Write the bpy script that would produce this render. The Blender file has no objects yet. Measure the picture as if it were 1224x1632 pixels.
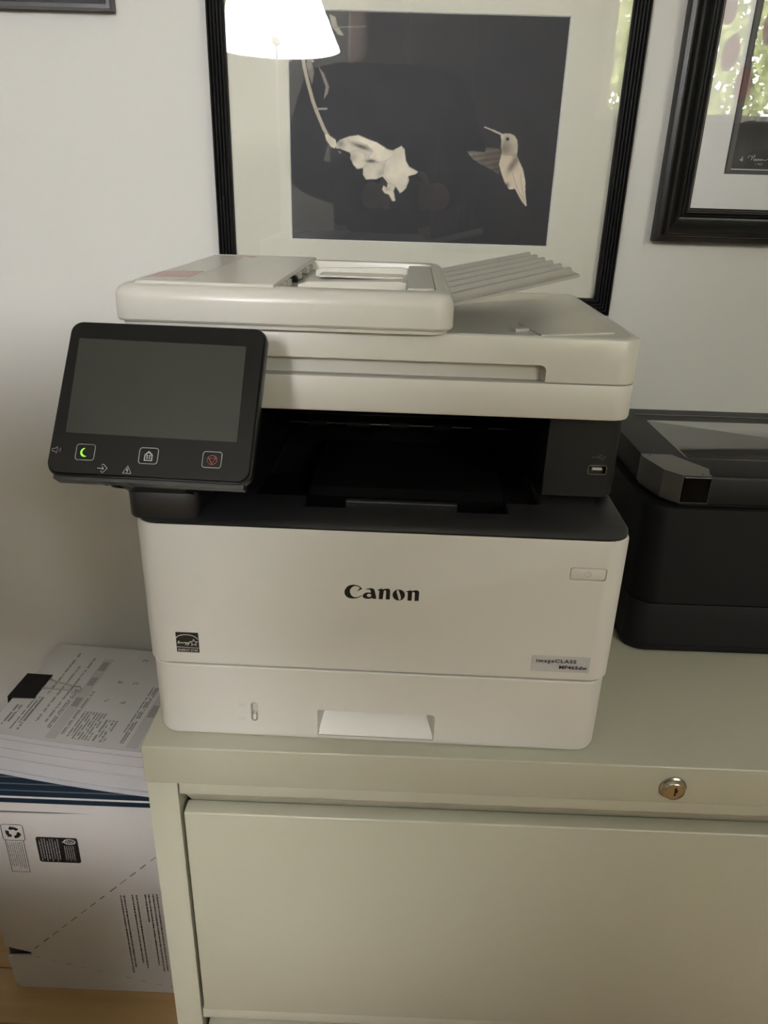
import bpy, bmesh, math, random
import numpy as np
from mathutils import Vector, Matrix
from mathutils.geometry import tessellate_polygon
PI = math.pi
random.seed(7); np.random.seed(7)
S = bpy.context.scene
C = S.collection

# ---------------------------------------------------------------- camera
cam_d = bpy.data.cameras.new('camera'); cam = bpy.data.objects.new('camera', cam_d); C.objects.link(cam)
F_PX = 1181.66
cam_d.sensor_fit = 'VERTICAL'; cam_d.sensor_height = 24.0; cam_d.lens = 24.0*F_PX/1632.0
cam_d.clip_start = 0.004; cam_d.clip_end = 60
pitch, yaw, roll = 0.4069, -0.0130, 0.0296
CAM = Vector((0.0091, -0.5327, 0.4568))
fw = Vector((math.sin(yaw)*math.cos(pitch), math.cos(yaw)*math.cos(pitch), -math.sin(pitch)))
rt = Vector((math.cos(yaw), -math.sin(yaw), 0)); up = rt.cross(fw)
cr, sr = math.cos(roll), math.sin(roll)
r2 = rt*cr+up*sr; u2 = -rt*sr+up*cr
m3 = Matrix((r2, u2, -fw)).transposed()
cam.matrix_world = Matrix.Translation(CAM) @ m3.to_4x4()
S.camera = cam

# ---------------------------------------------------------------- world, view, lights
S.view_settings.view_transform = 'Standard'; S.view_settings.look = 'None'
S.view_settings.gamma = 1.0; S.view_settings.use_curve_mapping = False
S.view_settings.exposure = 0.0
S.cycles.use_denoising = True
S.cycles.max_bounces = 8; S.cycles.caustics_reflective = False; S.cycles.caustics_refractive = False
S.cycles.sample_clamp_indirect = 6.0
W = bpy.data.worlds.new('world'); S.world = W; W.use_nodes = True
bg = W.node_tree.nodes['Background']; bg.inputs[0].default_value = (1.0, 0.955, 0.97, 1); bg.inputs[1].default_value = 38.0

def light(name, kind, loc, energy, color, rot=(0, 0, 0), **kw):
    d = bpy.data.lights.new(name, kind); d.energy = energy; d.color = color
    for k, v in kw.items(): setattr(d, k, v)
    o = bpy.data.objects.new(name, d); C.objects.link(o); o.location = loc; o.rotation_euler = rot
    return o
LAMP = Vector((-0.515, -1.90, 1.10))
light('lamp_bulb', 'POINT', LAMP, 10.5, (0.99, 0.985, 1.0), shadow_soft_size=0.05)
# daylight that comes in through the rear window
wp = light('window_daylight', 'AREA', (1.605, -2.66, 1.23), 1.0, (1, 1, 1), (-PI/2, 0, PI), shape='RECTANGLE', size=1.35, size_y=0.90)
wp.data.cycles.is_portal = True

# ---------------------------------------------------------------- materials
def srgb(c): return tuple(((x/12.92) if x <= 0.04045 else ((x+0.055)/1.055)**2.4) for x in c)
def mat(name, col, rough=0.5, metal=0.0, bump=0.0, bscale=400.0, vary=0.0, vscale=8.0, coat=0.0, spec=0.5, emit=None, estr=0.0):
    m = bpy.data.materials.new(name); m.use_nodes = True; nt = m.node_tree; b = nt.nodes['Principled BSDF']
    b.inputs['Base Color'].default_value = (*col, 1); b.inputs['Roughness'].default_value = rough
    b.inputs['Metallic'].default_value = metal; b.inputs['Coat Weight'].default_value = coat
    b.inputs['Specular IOR Level'].default_value = spec
    tc = nt.nodes.new('ShaderNodeTexCoord')
    if emit: b.inputs['Emission Color'].default_value = (*emit, 1); b.inputs['Emission Strength'].default_value = estr
    if bump > 0:
        n = nt.nodes.new('ShaderNodeTexNoise'); n.inputs['Scale'].default_value = bscale; n.inputs['Detail'].default_value = 3
        bp = nt.nodes.new('ShaderNodeBump'); bp.inputs['Strength'].default_value = bump; bp.inputs['Distance'].default_value = 0.001
        nt.links.new(tc.outputs['Object'], n.inputs['Vector']); nt.links.new(n.outputs['Fac'], bp.inputs['Height'])
        nt.links.new(bp.outputs['Normal'], b.inputs['Normal'])
    if vary > 0:
        n = nt.nodes.new('ShaderNodeTexNoise'); n.inputs['Scale'].default_value = vscale; n.inputs['Detail'].default_value = 5
        mx = nt.nodes.new('ShaderNodeMix'); mx.data_type = 'RGBA'
        mx.inputs[6].default_value = (*[c*(1-vary) for c in col], 1); mx.inputs[7].default_value = (*[min(1, c*(1+vary)) for c in col], 1)
        nt.links.new(tc.outputs['Object'], n.inputs['Vector']); nt.links.new(n.outputs['Fac'], mx.inputs[0])
        nt.links.new(mx.outputs[2], b.inputs['Base Color'])
    return m
M = {}
M['wall'] = mat('wall_paint', (0.60, 0.595, 0.575), 0.85, bump=0.12, bscale=260, vary=0.015, vscale=3)
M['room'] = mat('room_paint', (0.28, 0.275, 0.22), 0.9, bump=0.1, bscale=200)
M['ceil'] = mat('ceiling_paint', (0.50, 0.49, 0.43), 0.95, bump=0.1, bscale=150)
M['plastic'] = mat('white_plastic', (0.60, 0.585, 0.54), 0.42, bump=0.05, bscale=1800)
M['plastic_lid'] = mat('lid_plastic', (0.60, 0.585, 0.54), 0.30, bump=0.03, bscale=1500)
M['plastic_grey'] = mat('grey_plastic', (0.46, 0.45, 0.42), 0.4, bump=0.05, bscale=1500)
M['tray'] = mat('tray_plastic', (0.36, 0.355, 0.32), 0.35)
M['mark'] = mat('faint_print', (0.56, 0.545, 0.50), 0.5)
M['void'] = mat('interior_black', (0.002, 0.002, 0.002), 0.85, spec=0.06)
M['groove'] = mat('groove_grey', (0.30, 0.29, 0.27), 0.6)
M['black'] = mat('black_plastic', (0.012, 0.012, 0.013), 0.38, bump=0.05, bscale=2500)
M['black_matte'] = mat('black_matte', (0.006, 0.006, 0.006), 0.7, bump=0.08, bscale=2000, spec=0.2)
M['black_gloss'] = mat('black_gloss', (0.005, 0.005, 0.005), 0.08)
M['charcoal'] = mat('charcoal_textured', (0.009, 0.009, 0.0088), 0.5, bump=0.25, bscale=3000, spec=0.3)
M['bezel'] = mat('bezel_glass', (0.004, 0.004, 0.004), 0.12, spec=0.18)
M['screen'] = mat('screen_glass', (0.026, 0.027, 0.022), 0.22, spec=0.3)
M['icon'] = mat('icon_print', (0.33, 0.33, 0.33), 0.6)
M['icon_dim'] = mat('icon_dim_print', (0.07, 0.07, 0.07), 0.6)
M['icon_red'] = mat('icon_red_print', (0.20, 0.045, 0.04), 0.6)
M['led'] = mat('led_green', (0.2, 0.8, 0.05), 0.5, emit=(0.36, 1.0, 0.06), estr=0.9)
M['ink'] = mat('black_ink', (0.006, 0.006, 0.007), 0.35)
M['label'] = mat('label_silver', (0.46, 0.455, 0.46), 0.45, vary=0.03, vscale=200)
M['white_ink'] = mat('white_ink', (0.65, 0.65, 0.63), 0.5)
M['red_ink'] = mat('red_ink', (0.50, 0.36, 0.34), 0.5)
M['sticker'] = mat('sticker_film', (0.64, 0.62, 0.59), 0.25)
M['cabinet'] = mat('cabinet_enamel', (0.375, 0.365, 0.285), 0.34, bump=0.10, bscale=900, vary=0.012, vscale=30)
M['cabinet_in'] = mat('cabinet_gap_shade', (0.05, 0.05, 0.045), 0.6)
M['nickel'] = mat('lock_nickel', (0.46, 0.41, 0.33), 0.22, metal=1.0)
M['steel'] = mat('wire_steel', (0.55, 0.54, 0.52), 0.25, metal=1.0)
M['frame_black'] = mat('frame_black', (0.006, 0.006, 0.007), 0.33, spec=0.35)
M['frame_wood'] = mat('frame_black_wood', (0.006, 0.006, 0.006), 0.33, bump=0.1, bscale=300, spec=0.3)
M['frame_rub'] = mat('frame_rubbed_edge', (0.05, 0.025, 0.02), 0.35)
M['frame_slate'] = mat('frame_slate', (0.06, 0.06, 0.07), 0.3)
M['mat_cream'] = mat('mat_board_cream', (0.79, 0.77, 0.665), 0.9, bump=0.05, bscale=1500)
M['mat_white'] = mat('mat_board_white', (0.94, 0.94, 0.93), 0.9, bump=0.05, bscale=1500)
M['card'] = mat('carton_white', (0.49, 0.47, 0.455), 0.7, bump=0.15, bscale=90, vary=0.03, vscale=12)
M['card_dark'] = mat('carton_tear', (0.10, 0.09, 0.075), 0.8)
M['carton_ink'] = mat('carton_ink', (0.06, 0.055, 0.045), 0.6)
M['navy'] = mat('navy_print', (0.006, 0.014, 0.028), 0.6, spec=0.2)
M['navy_line'] = mat('pale_line_print', (0.07, 0.09, 0.11), 0.5)
M['paper'] = mat('paper_white', (0.50, 0.49, 0.49), 0.85)
M['floor_in'] = mat('plank_gap', (0.05, 0.03, 0.015), 0.8)
M['inkjet'] = mat('inkjet_black', (0.0045, 0.0045, 0.0043), 0.5, bump=0.15, bscale=2500, spec=0.11)
M['inkjet_base'] = mat('inkjet_base', (0.0085, 0.0085, 0.0088), 0.5, bump=0.15, bscale=2500, spec=0.14)
M['inkjet_lid'] = mat('inkjet_lid', (0.0075, 0.0075, 0.0073), 0.45, bump=0.15, bscale=2500, spec=0.2)
M['gunmetal'] = mat('gunmetal_plastic', (0.065, 0.06, 0.055), 0.28, metal=0.3)
M['lid_mirror'] = mat('lid_gloss_panel', (0.05, 0.048, 0.045), 0.10, spec=0.9, coat=1.0)
M['lamp_metal'] = mat('lamp_metal', (0.25, 0.22, 0.18), 0.3, metal=1.0)
M['shade'] = mat('lampshade_fabric', (0.9, 0.88, 0.84), 0.9, emit=(0.99, 0.985, 1.0), estr=82.0)
M['white_paint'] = mat('white_lacquer', (0.7, 0.7, 0.69), 0.35)
M['walnut'] = mat('dark_walnut', (0.05, 0.03, 0.018), 0.5, vary=0.3, vscale=9)
M['skin'] = mat('skin', (0.45, 0.27, 0.19), 0.5)
M['cloth'] = mat('dark_knit', (0.018, 0.018, 0.022), 0.9, bump=0.3, bscale=500)
M['denim'] = mat('dark_denim', (0.02, 0.026, 0.045), 0.9, bump=0.3, bscale=700)
M['hair'] = mat('dark_hair', (0.02, 0.014, 0.01), 0.6, bump=0.5, bscale=200)
M['leaf'] = mat('tree_leaf', (0.36, 0.42, 0.12), 0.6, vary=0.4, vscale=3)
M['bark'] = mat('tree_bark', (0.08, 0.06, 0.045), 0.9, bump=0.6, bscale=20)
M['cap_gloss'] = mat('cap_black_gloss', (0.003, 0.003, 0.003), 0.12, spec=0.12)
def leaf_mat():
    m = bpy.data.materials.new('red_translucent_leaf'); m.use_nodes = True; nt = m.node_tree; nt.nodes.clear()
    o = nt.nodes.new('ShaderNodeOutputMaterial'); d = nt.nodes.new('ShaderNodeBsdfDiffuse'); t = nt.nodes.new('ShaderNodeBsdfTranslucent'); mx = nt.nodes.new('ShaderNodeMixShader')
    d.inputs[0].default_value = (0.55, 0.05, 0.03, 1); t.inputs[0].default_value = (0.75, 0.16, 0.10, 1); mx.inputs[0].default_value = 0.7
    nt.links.new(d.outputs[0], mx.inputs[1]); nt.links.new(t.outputs[0], mx.inputs[2]); nt.links.new(mx.outputs[0], o.inputs[0]); return m
M['red_leaf'] = leaf_mat()
M['chair'] = mat('pale_grey_upholstery', (0.55, 0.55, 0.53), 0.9, bump=0.3, bscale=500)
M['grass'] = mat('lawn', (0.10, 0.16, 0.04), 0.9, vary=0.4, vscale=2)

def stripes_mat(name, c1, c2, scale, axis='Z', rough=0.85):
    m = bpy.data.materials.new(name); m.use_nodes = True; nt = m.node_tree; b = nt.nodes['Principled BSDF']
    tc = nt.nodes.new('ShaderNodeTexCoord'); mp = nt.nodes.new('ShaderNodeMapping')
    mp.inputs['Scale'].default_value = (scale if axis == 'X' else 3, scale if axis == 'Y' else 3, scale if axis == 'Z' else 3)
    n = nt.nodes.new('ShaderNodeTexNoise'); n.inputs['Scale'].default_value = 1.0; n.inputs['Detail'].default_value = 6
    mx = nt.nodes.new('ShaderNodeMix'); mx.data_type = 'RGBA'; mx.inputs[6].default_value = (*c1, 1); mx.inputs[7].default_value = (*c2, 1)
    nt.links.new(tc.outputs['Object'], mp.inputs['Vector']); nt.links.new(mp.outputs['Vector'], n.inputs['Vector'])
    nt.links.new(n.outputs['Fac'], mx.inputs[0]); nt.links.new(mx.outputs[2], b.inputs['Base Color']); b.inputs['Roughness'].default_value = rough
    bp = nt.nodes.new('ShaderNodeBump'); bp.inputs['Strength'].default_value = 0.5; bp.inputs['Distance'].default_value = 0.001
    nt.links.new(n.outputs['Fac'], bp.inputs['Height']); nt.links.new(bp.outputs['Normal'], b.inputs['Normal'])
    return m
M['sheets'] = stripes_mat('sheet_edges', (0.40, 0.395, 0.405), (0.50, 0.49, 0.505), 1400, 'Z')
M['wood'] = stripes_mat('floor_wood', (0.30, 0.175, 0.07), (0.42, 0.27, 0.12), 60, 'Y', 0.4)
def glass_mat():
    m = bpy.data.materials.new('picture_glass'); m.use_nodes = True; nt = m.node_tree; nt.nodes.clear()
    o = nt.nodes.new('ShaderNodeOutputMaterial'); t = nt.nodes.new('ShaderNodeBsdfTransparent'); g = nt.nodes.new('ShaderNodeBsdfGlossy')
    g.inputs['Roughness'].default_value = 0.012; fr = nt.nodes.new('ShaderNodeFresnel'); fr.inputs['IOR'].default_value = 1.52
    mx = nt.nodes.new('ShaderNodeMixShader'); t.inputs[0].default_value = (1, 1, 1, 1)
    nt.links.new(fr.outputs[0], mx.inputs[0]); nt.links.new(t.outputs[0], mx.inputs[1]); nt.links.new(g.outputs[0], mx.inputs[2]); nt.links.new(mx.outputs[0], o.inputs[0])
    return m
M['glass'] = glass_mat()
def print_mat(name, rough=0.5):
    m = bpy.data.materials.new(name); m.use_nodes = True; nt = m.node_tree; b = nt.nodes['Principled BSDF']
    a = nt.nodes.new('ShaderNodeAttribute'); a.attribute_name = 'Col'; nt.links.new(a.outputs['Color'], b.inputs['Base Color'])
    b.inputs['Roughness'].default_value = rough; return m
M['print'] = print_mat('photo_print', 0.6)

# ---------------------------------------------------------------- mesh helpers
def obj(name, bm, m, parent=None, smooth=None, **props):
    if isinstance(bm, bmesh.types.BMesh):
        me = bpy.data.meshes.new(name); bmesh.ops.recalc_face_normals(bm, faces=bm.faces[:]); bm.to_mesh(me); bm.free()
    else: me = bm
    if smooth is not None:
        me.polygons.foreach_set('use_smooth', [True]*len(me.polygons)); me.set_sharp_from_angle(angle=math.radians(smooth))
    if m is not None and len(me.materials) == 0: me.materials.append(m)
    o = bpy.data.objects.new(name, me); C.objects.link(o)
    if parent is not None: o.parent = parent
    for k, v in props.items(): o[k] = v
    return o
def empty(name, loc, label, cat, rotz=0.0, group=None, rot=None):
    o = bpy.data.objects.new(name, None); C.objects.link(o); o.location = loc; o.rotation_euler = rot or (0, 0, rotz)
    o.empty_display_size = 0.02; o['label'] = label; o['category'] = cat
    if group: o['group'] = group
    return o
def new(): return bmesh.new()
def box(bm, x0, x1, y0, y1, z0, z1):
    v = [bm.verts.new((x, y, z)) for z in (z0, z1) for y in (y0, y1) for x in (x0, x1)]
    for f in ((0, 1, 3, 2), (4, 6, 7, 5), (0, 4, 5, 1), (2, 3, 7, 6), (0, 2, 6, 4), (1, 5, 7, 3)): bm.faces.new([v[i] for i in f])
    return bm
def bbox(x0, x1, y0, y1, z0, z1, b=0.001, seg=2):
    bm = box(new(), x0, x1, y0, y1, z0, z1)
    if b: bmesh.ops.bevel(bm, geom=bm.edges[:]+bm.verts[:], offset=b, segments=seg, affect='EDGES', profile=0.5)
    return bm
def rr(x0, x1, y0, y1, r, inset=0.0, n=7):
    if not hasattr(r, '__len__'): r = [r]*4
    x0 += inset; x1 -= inset; y0 += inset; y1 -= inset
    out = []
    for k, (cx, cy, sx, sy, a0) in enumerate(((x0, y0, 1, 1, PI), (x1, y0, -1, 1, 1.5*PI), (x1, y1, -1, -1, 0), (x0, y1, 1, -1, 0.5*PI))):
        q = max(r[k]-inset, 0.0004); ox, oy = cx+sx*q, cy+sy*q
        for i in range(n):
            a = a0+0.5*PI*i/(n-1); out.append((ox+q*math.cos(a), oy+q*math.sin(a)))
    return out
def loft(bm, rings, cap=True):
    vs = [[bm.verts.new(p) for p in ring] for ring in rings]; n = len(rings[0])
    for a, b in zip(vs, vs[1:]):
        for i in range(n): bm.faces.new((a[i], a[(i+1) % n], b[(i+1) % n], b[i]))
    if cap: bm.faces.new(vs[0][::-1]); bm.faces.new(vs[-1])
    return bm
def slab(x0, x1, y0, y1, r, prof, bm=None, n=7):      # prof: (inset, z) from bottom to top
    return loft(bm or new(), [[(x, y, z) for x, y in rr(x0, x1, y0, y1, r, i, n)] for i, z in prof])
def rnd(z0, z1, rb, rtp, n=5):                        # rounded slab profile
    p = []
    if rb: p += [(rb*(1-math.sin(0.5*PI*k/n)), z0+rb*(1-math.cos(0.5*PI*k/n))) for k in range(n+1)]
    else: p.append((0, z0))
    if rtp: p += [(rtp*(1-math.cos(0.5*PI*k/n)), z1-rtp*(1-math.sin(0.5*PI*k/n))) for k in range(n+1)]
    else: p.append((0, z1))
    return p
def face_slab(x0, x1, z0, z1, r, y0, y1, bev=0.0, n=5):   # rounded rect in XZ, thickness y0 (front) .. y1 (back)
    prof = [(0, y1), (0, y0+bev)] + ([(bev*0.3, y0+bev*0.3), (bev, y0)] if bev else [])
    return loft(new(), [[(x, y, z) for x, z in rr(x0, x1, z0, z1, r, i, n)] for i, y in prof])
def prism(pts, d0, d1, axes='xyz', bm=None):          # pts 2D in (a0,a1); extruded along a2
    bm = bm or new(); ix = ['xyz'.index(c) for c in axes]
    def P(a, b, c):
        v = [0, 0, 0]; v[ix[0]] = a; v[ix[1]] = b; v[ix[2]] = c; return v
    return loft(bm, [[P(a, b, d0) for a, b in pts], [P(a, b, d1) for a, b in pts]])
def flat(loops, fn, thick=None, bm=None):             # polygon with holes mapped by fn(a,b,h)
    bm = bm or new(); L = [[Vector((a, b, 0)) for a, b in lp] for lp in loops]
    tris = tessellate_polygon(L); P = [p for lp in L for p in lp]
    vs = [bm.verts.new(fn(p.x, p.y, 0)) for p in P]
    for t in tris:
        try: bm.faces.new([vs[i] for i in t])
        except ValueError: pass
    return bm
def tube(pts, r, n=8, bm=None, closed=False, cap=True):
    bm = bm or new(); pts = [Vector(p) for p in pts]; rings = []; prev = None
    N = len(pts)
    for i, p in enumerate(pts):
        if closed: d = pts[(i+1) % N]-pts[i-1]
        else: d = pts[min(i+1, N-1)]-pts[max(i-1, 0)]
        d.normalize()
        if prev is None: a = d.orthogonal().normalized()
        else: a = (prev-d*prev.dot(d)).normalized()
        prev = a; b = d.cross(a); q = r[i] if hasattr(r, '__len__') else r
        rings.append([p+a*(q*math.cos(2*PI*k/n))+b*(q*math.sin(2*PI*k/n)) for k in range(n)])
    if closed: rings.append(rings[0])
    loft(bm, rings, cap=cap and not closed)
    if closed: bmesh.ops.remove_doubles(bm, verts=bm.verts[:], dist=1e-7)
    return bm
def lathe(prof, n=32, axis='z', loc=(0, 0, 0), bm=None):   # prof: (radius, height)
    bm = bm or new(); rings = []
    for r, h in prof:
        ring = []
        for k in range(n):
            a = 2*PI*k/n; x, y = max(r, 1e-5)*math.cos(a), max(r, 1e-5)*math.sin(a)
            p = {'z': (x, y, h), 'y': (x, h, y), 'x': (h, x, y)}[axis]; ring.append((p[0]+loc[0], p[1]+loc[1], p[2]+loc[2]))
        rings.append(ring)
    return loft(bm, rings)
def cut(o, cutters):                                   # boolean at build time; the cutters are thrown away
    for bmc in cutters:
        c = obj('cutter', bmc, None); m = o.modifiers.new('b', 'BOOLEAN'); m.operation = 'DIFFERENCE'; m.solver = 'EXACT'; m.object = c
        c.parent = o.parent
        bpy.context.view_layer.update()
        dg = bpy.context.evaluated_depsgraph_get(); me = bpy.data.meshes.new_from_object(o.evaluated_get(dg))
        o.modifiers.clear(); o.data = me; cm = c.data; bpy.data.objects.remove(c); bpy.data.meshes.remove(cm)
    o.data.set_sharp_from_angle(angle=math.radians(32))
    return o
def text(body, size, m, name, parent, mtx, align='LEFT', xs=1.0, bold=0.0, spacing=1.0):
    cu = bpy.data.curves.new(name, 'FONT'); cu.body = body; cu.size = size; cu.align_x = align; cu.offset = bold; cu.space_character = spacing
    cu.resolution_u = 3
    t = bpy.data.objects.new(name, cu); C.objects.link(t); bpy.context.view_layer.update()
    me = bpy.data.meshes.new_from_object(t.evaluated_get(bpy.context.evaluated_depsgraph_get())); bpy.data.objects.remove(t)
    me.transform(mtx @ Matrix.Diagonal((xs, 1, 1, 1)))
    me.materials.clear()
    return obj(name, me, m, parent)
def print_grid(name, parent, O, U, V, nu, nv, col, m=None):   # a flat print; col[nv+1, nu+1, 3] in sRGB
    i, j = np.meshgrid(np.arange(nu+1)/nu, np.arange(nv+1)/nv)
    O, U, V = map(np.array, (O, U, V)); co = O+i[..., None]*U+j[..., None]*V
    me = bpy.data.meshes.new(name); idx = np.arange((nu+1)*(nv+1)).reshape(nv+1, nu+1)
    f = np.stack([idx[:-1, :-1], idx[:-1, 1:], idx[1:, 1:], idx[1:, :-1]], -1).reshape(-1, 4)
    me.vertices.add(co.size//3); me.vertices.foreach_set('co', co.reshape(-1)); me.loops.add(f.size); me.loops.foreach_set('vertex_index', f.reshape(-1))
    me.polygons.add(len(f)); me.polygons.foreach_set('loop_start', np.arange(len(f))*4); me.update(calc_edges=True)
    c = np.clip(col, 0, 1); c = np.where(c <= 0.04045, c/12.92, ((c+0.055)/1.055)**2.4)
    a = me.color_attributes.new('Col', 'FLOAT_COLOR', 'POINT'); a.data.foreach_set('color', np.concatenate([c, np.ones(c.shape[:2]+(1,))], -1).reshape(-1).astype(np.float32))
    return obj(name, me, m or M['print'], parent)
def canvas(nu, nv): return np.meshgrid(np.arange(nu+1)/nu, np.arange(nv+1)/nv)
def inpoly(X, Y, P):
    r = np.zeros(X.shape, bool); n = len(P)
    for k in range(n):
        x1, y1 = P[k]; x2, y2 = P[(k+1) % n]
        if y1 == y2: continue
        c = ((y1 > Y) != (y2 > Y)) & (X < (x2-x1)*(Y-y1)/(y2-y1)+x1); r ^= c
    return r
def segd(X, Y, a, b, asp=1.0):
    ax, ay = a; bx_, by = b; dx, dy = (bx_-ax)*asp, by-ay; L = dx*dx+dy*dy+1e-12
    t = np.clip((((X-ax)*asp)*dx+(Y-ay)*dy)/L, 0, 1); return np.hypot((X-ax)*asp-t*dx, (Y-ay)-t*dy)
def vnoise(nu, nv, cell, seed):
    rs = np.random.RandomState(seed); gx, gy = nu//cell+3, nv//cell+3; g = rs.rand(gy, gx)
    X, Y = np.meshgrid(np.arange(nu+1)/cell, np.arange(nv+1)/cell); xi, yi = X.astype(int), Y.astype(int); fx, fy = X-xi, Y-yi
    fx = fx*fx*(3-2*fx); fy = fy*fy*(3-2*fy)
    return (g[yi, xi]*(1-fx)+g[yi, xi+1]*fx)*(1-fy)+(g[yi+1, xi]*(1-fx)+g[yi+1, xi+1]*fx)*fy
def rails(W0, W1, Z0, Z1, prof, m, parent, y_wall, name='frame_rail'):
    # prof: (inset from the outer edge, height out of the wall), closed; one mesh per side, mitred corners
    def ring(i): return [(W0+i, Z0+i), (W1-i, Z0+i), (W1-i, Z1-i), (W0+i, Z1-i)]
    for s in range(4):
        bm = new(); A = []; B = []
        for i, h in prof:
            q = ring(i); A.append((q[s][0], y_wall-h, q[s][1])); B.append((q[(s+1) % 4][0], y_wall-h, q[(s+1) % 4][1]))
        loft(bm, [A, B]); obj(name, bm, m, parent, smooth=35)

# ================================================================ THE SETTING
WY = 0.5; FZ = -0.70; CZ = 1.85; XL, XR, YR = -1.9, 2.5, -2.55
def struct(name, bm, m, **k): return obj(name, bm, m, None, kind='structure', **k)
struct('wall_back', box(new(), XL-0.1, XR+0.1, WY, WY+0.1, FZ-0.05, CZ+0.1), M['wall'])
struct('wall_left', box(new(), XL-0.1, XL, YR, WY, FZ-0.05, CZ+0.1), M['room'])
struct('wall_right', box(new(), XR, XR+0.1, YR, WY, FZ-0.05, CZ+0.1), M['room'])
struct('ceiling', box(new(), XL-0.1, XR+0.1, YR-0.1, WY+0.1, CZ, CZ+0.1), M['ceil'])
WX0, WX1, WZ0, WZ1 = 0.93, 2.28, 0.84, 1.68
bm = new()
box(bm, XL-0.1, WX0, YR-0.1, YR, FZ-0.05, CZ); box(bm, WX1, XR+0.1, YR-0.1, YR, FZ-0.05, CZ)
box(bm, WX0, WX1, YR-0.1, YR, FZ-0.05, WZ0); box(bm, WX0, WX1, YR-0.1, YR, WZ1, CZ)
struct('wall_rear', bm, M['room'])
win = bpy.data.objects.new('window_1', None); C.objects.link(win); win['kind'] = 'structure'; win.location = (0, 0, 0)
for nm, a in (('window_jamb', (WX0, WX0+0.04, WZ0, WZ1)), ('window_jamb', (WX1-0.04, WX1, WZ0, WZ1)), ('window_head', (WX0+0.04, WX1-0.04, WZ1-0.04, WZ1)),
              ('window_sill', (WX0-0.03, WX1+0.03, WZ0-0.03, WZ0)), ('window_mullion', ((WX0+WX1)/2-0.015, (WX0+WX1)/2+0.015, WZ0, WZ1-0.04))):
    obj(nm, bbox(a[0], a[1], YR-0.07, YR+0.02 if nm == 'window_sill' else YR-0.01, a[2], a[3], 0.002), M['white_paint'], win)
obj('pane', box(new(), WX0+0.04, (WX0+WX1)/2-0.015, YR-0.05, YR-0.045, WZ0, WZ1-0.04), M['glass'], win)
obj('pane', box(new(), (WX0+WX1)/2+0.015, WX1-0.04, YR-0.05, YR-0.045, WZ0, WZ1-0.04), M['glass'], win)
# floor: boards run along X
fl = struct('floor', box(new(), XL-0.1, XR+0.1, YR-0.1, WY, FZ-0.05, FZ-0.004), M['floor_in'])
bw = 0.085; y = YR; k = 0
while y < WY-0.001:
    x = XL - 0.35*((k*7) % 5)/5; y1 = min(y+bw, WY)
    while x < XR:
        x1 = min(x+1.15, XR); xa = max(x, XL)
        if x1-xa > 0.02: obj('floor_board', bbox(xa+0.0006, x1-0.0006, y+0.0006, y1-0.0006, FZ-0.004, FZ, 0.0006, 1), M['wood'], fl)
        x += 1.15
    y += bw; k += 1
lawn = obj('lawn', box(new(), -8, 14, -16, YR-0.3, -1.25, -1.2), M['grass']); lawn['kind'] = 'structure'

# ================================================================ THE WHITE LASER PRINTER
TH = -0.0134
pr = empty('laser_printer', (0, 0, 0), 'white multifunction laser printer with tilted black touch panel on the filing cabinet', 'printer', TH)
RZ = [0.019, 0.019, 0.01, 0.01]
HB = 0.2003
# --- cassette
o = obj('paper_cassette', slab(-HB+0.002, HB-0.002, 0, 0.36, RZ, [(0.004, 0.0), (0.0015, 0.0015), (0, 0.005), (0, 0.0745), (0.0008, 0.0755)]), M['plastic'], pr, smooth=32)
rc = loft(new(), [[(a, yy, b) for a, b in rr(-0.0517+d*0.7, 0.0527-d, 0.0055, 0.0335-e, [0.001, 0.001, 0.004, 0.001], 0, 4)] for yy, d, e in ((-0.002, 0, 0), (0.001, 0, 0), (0.021, 0.012, 0.0))])
sl = loft(new(), [[(a, yy, b) for a, b in rr(-0.1112, -0.1052, 0.0185, 0.0385, 0.003, 0, 5)] for yy in (-0.002, 0.004)])
cut(o, [rc, sl])
obj('handle_slope', prism([(0.0008, 0.0062), (0.0205, 0.0062), (0.0205, 0.0334), (0.0195, 0.0334)], -0.0507, 0.0517, 'yzx'), M['plastic'], o)
obj('size_slider', face_slab(-0.1100, -0.1064, 0.0197, 0.0262, 0.0017, -0.0004, 0.0038, 0.0006), M['plastic'], o, smooth=40)
bm = loft(new(), [[(a, yy, b) for a, b in rr(-0.1112, -0.1052, 0.0185, 0.0385, 0.003, i, 6)] for i, yy in ((-0.0004, 0.0001), (-0.0004, -0.0003), (0.0004, -0.0003), (0.0004, 0.0030))], cap=False)
obj('slot_shade_ring', bm, M['plastic_grey'], o, smooth=40)  # grey ring added to strengthen the shading around the slot
obj('size_mark', box(new(), -0.1220, -0.1160, -0.0001, 0.0003, 0.0335, 0.0370), M['mark'], o); obj('size_mark', box(new(), -0.1225, -0.1160, -0.0001, 0.0003, 0.0185, 0.0215), M['mark'], o)
obj('cassette_gap', slab(-HB+0.004, HB-0.004, 0.002, 0.35, RZ, [(0, 0.0745), (0, 0.0785)]), M['groove'], pr)
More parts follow.
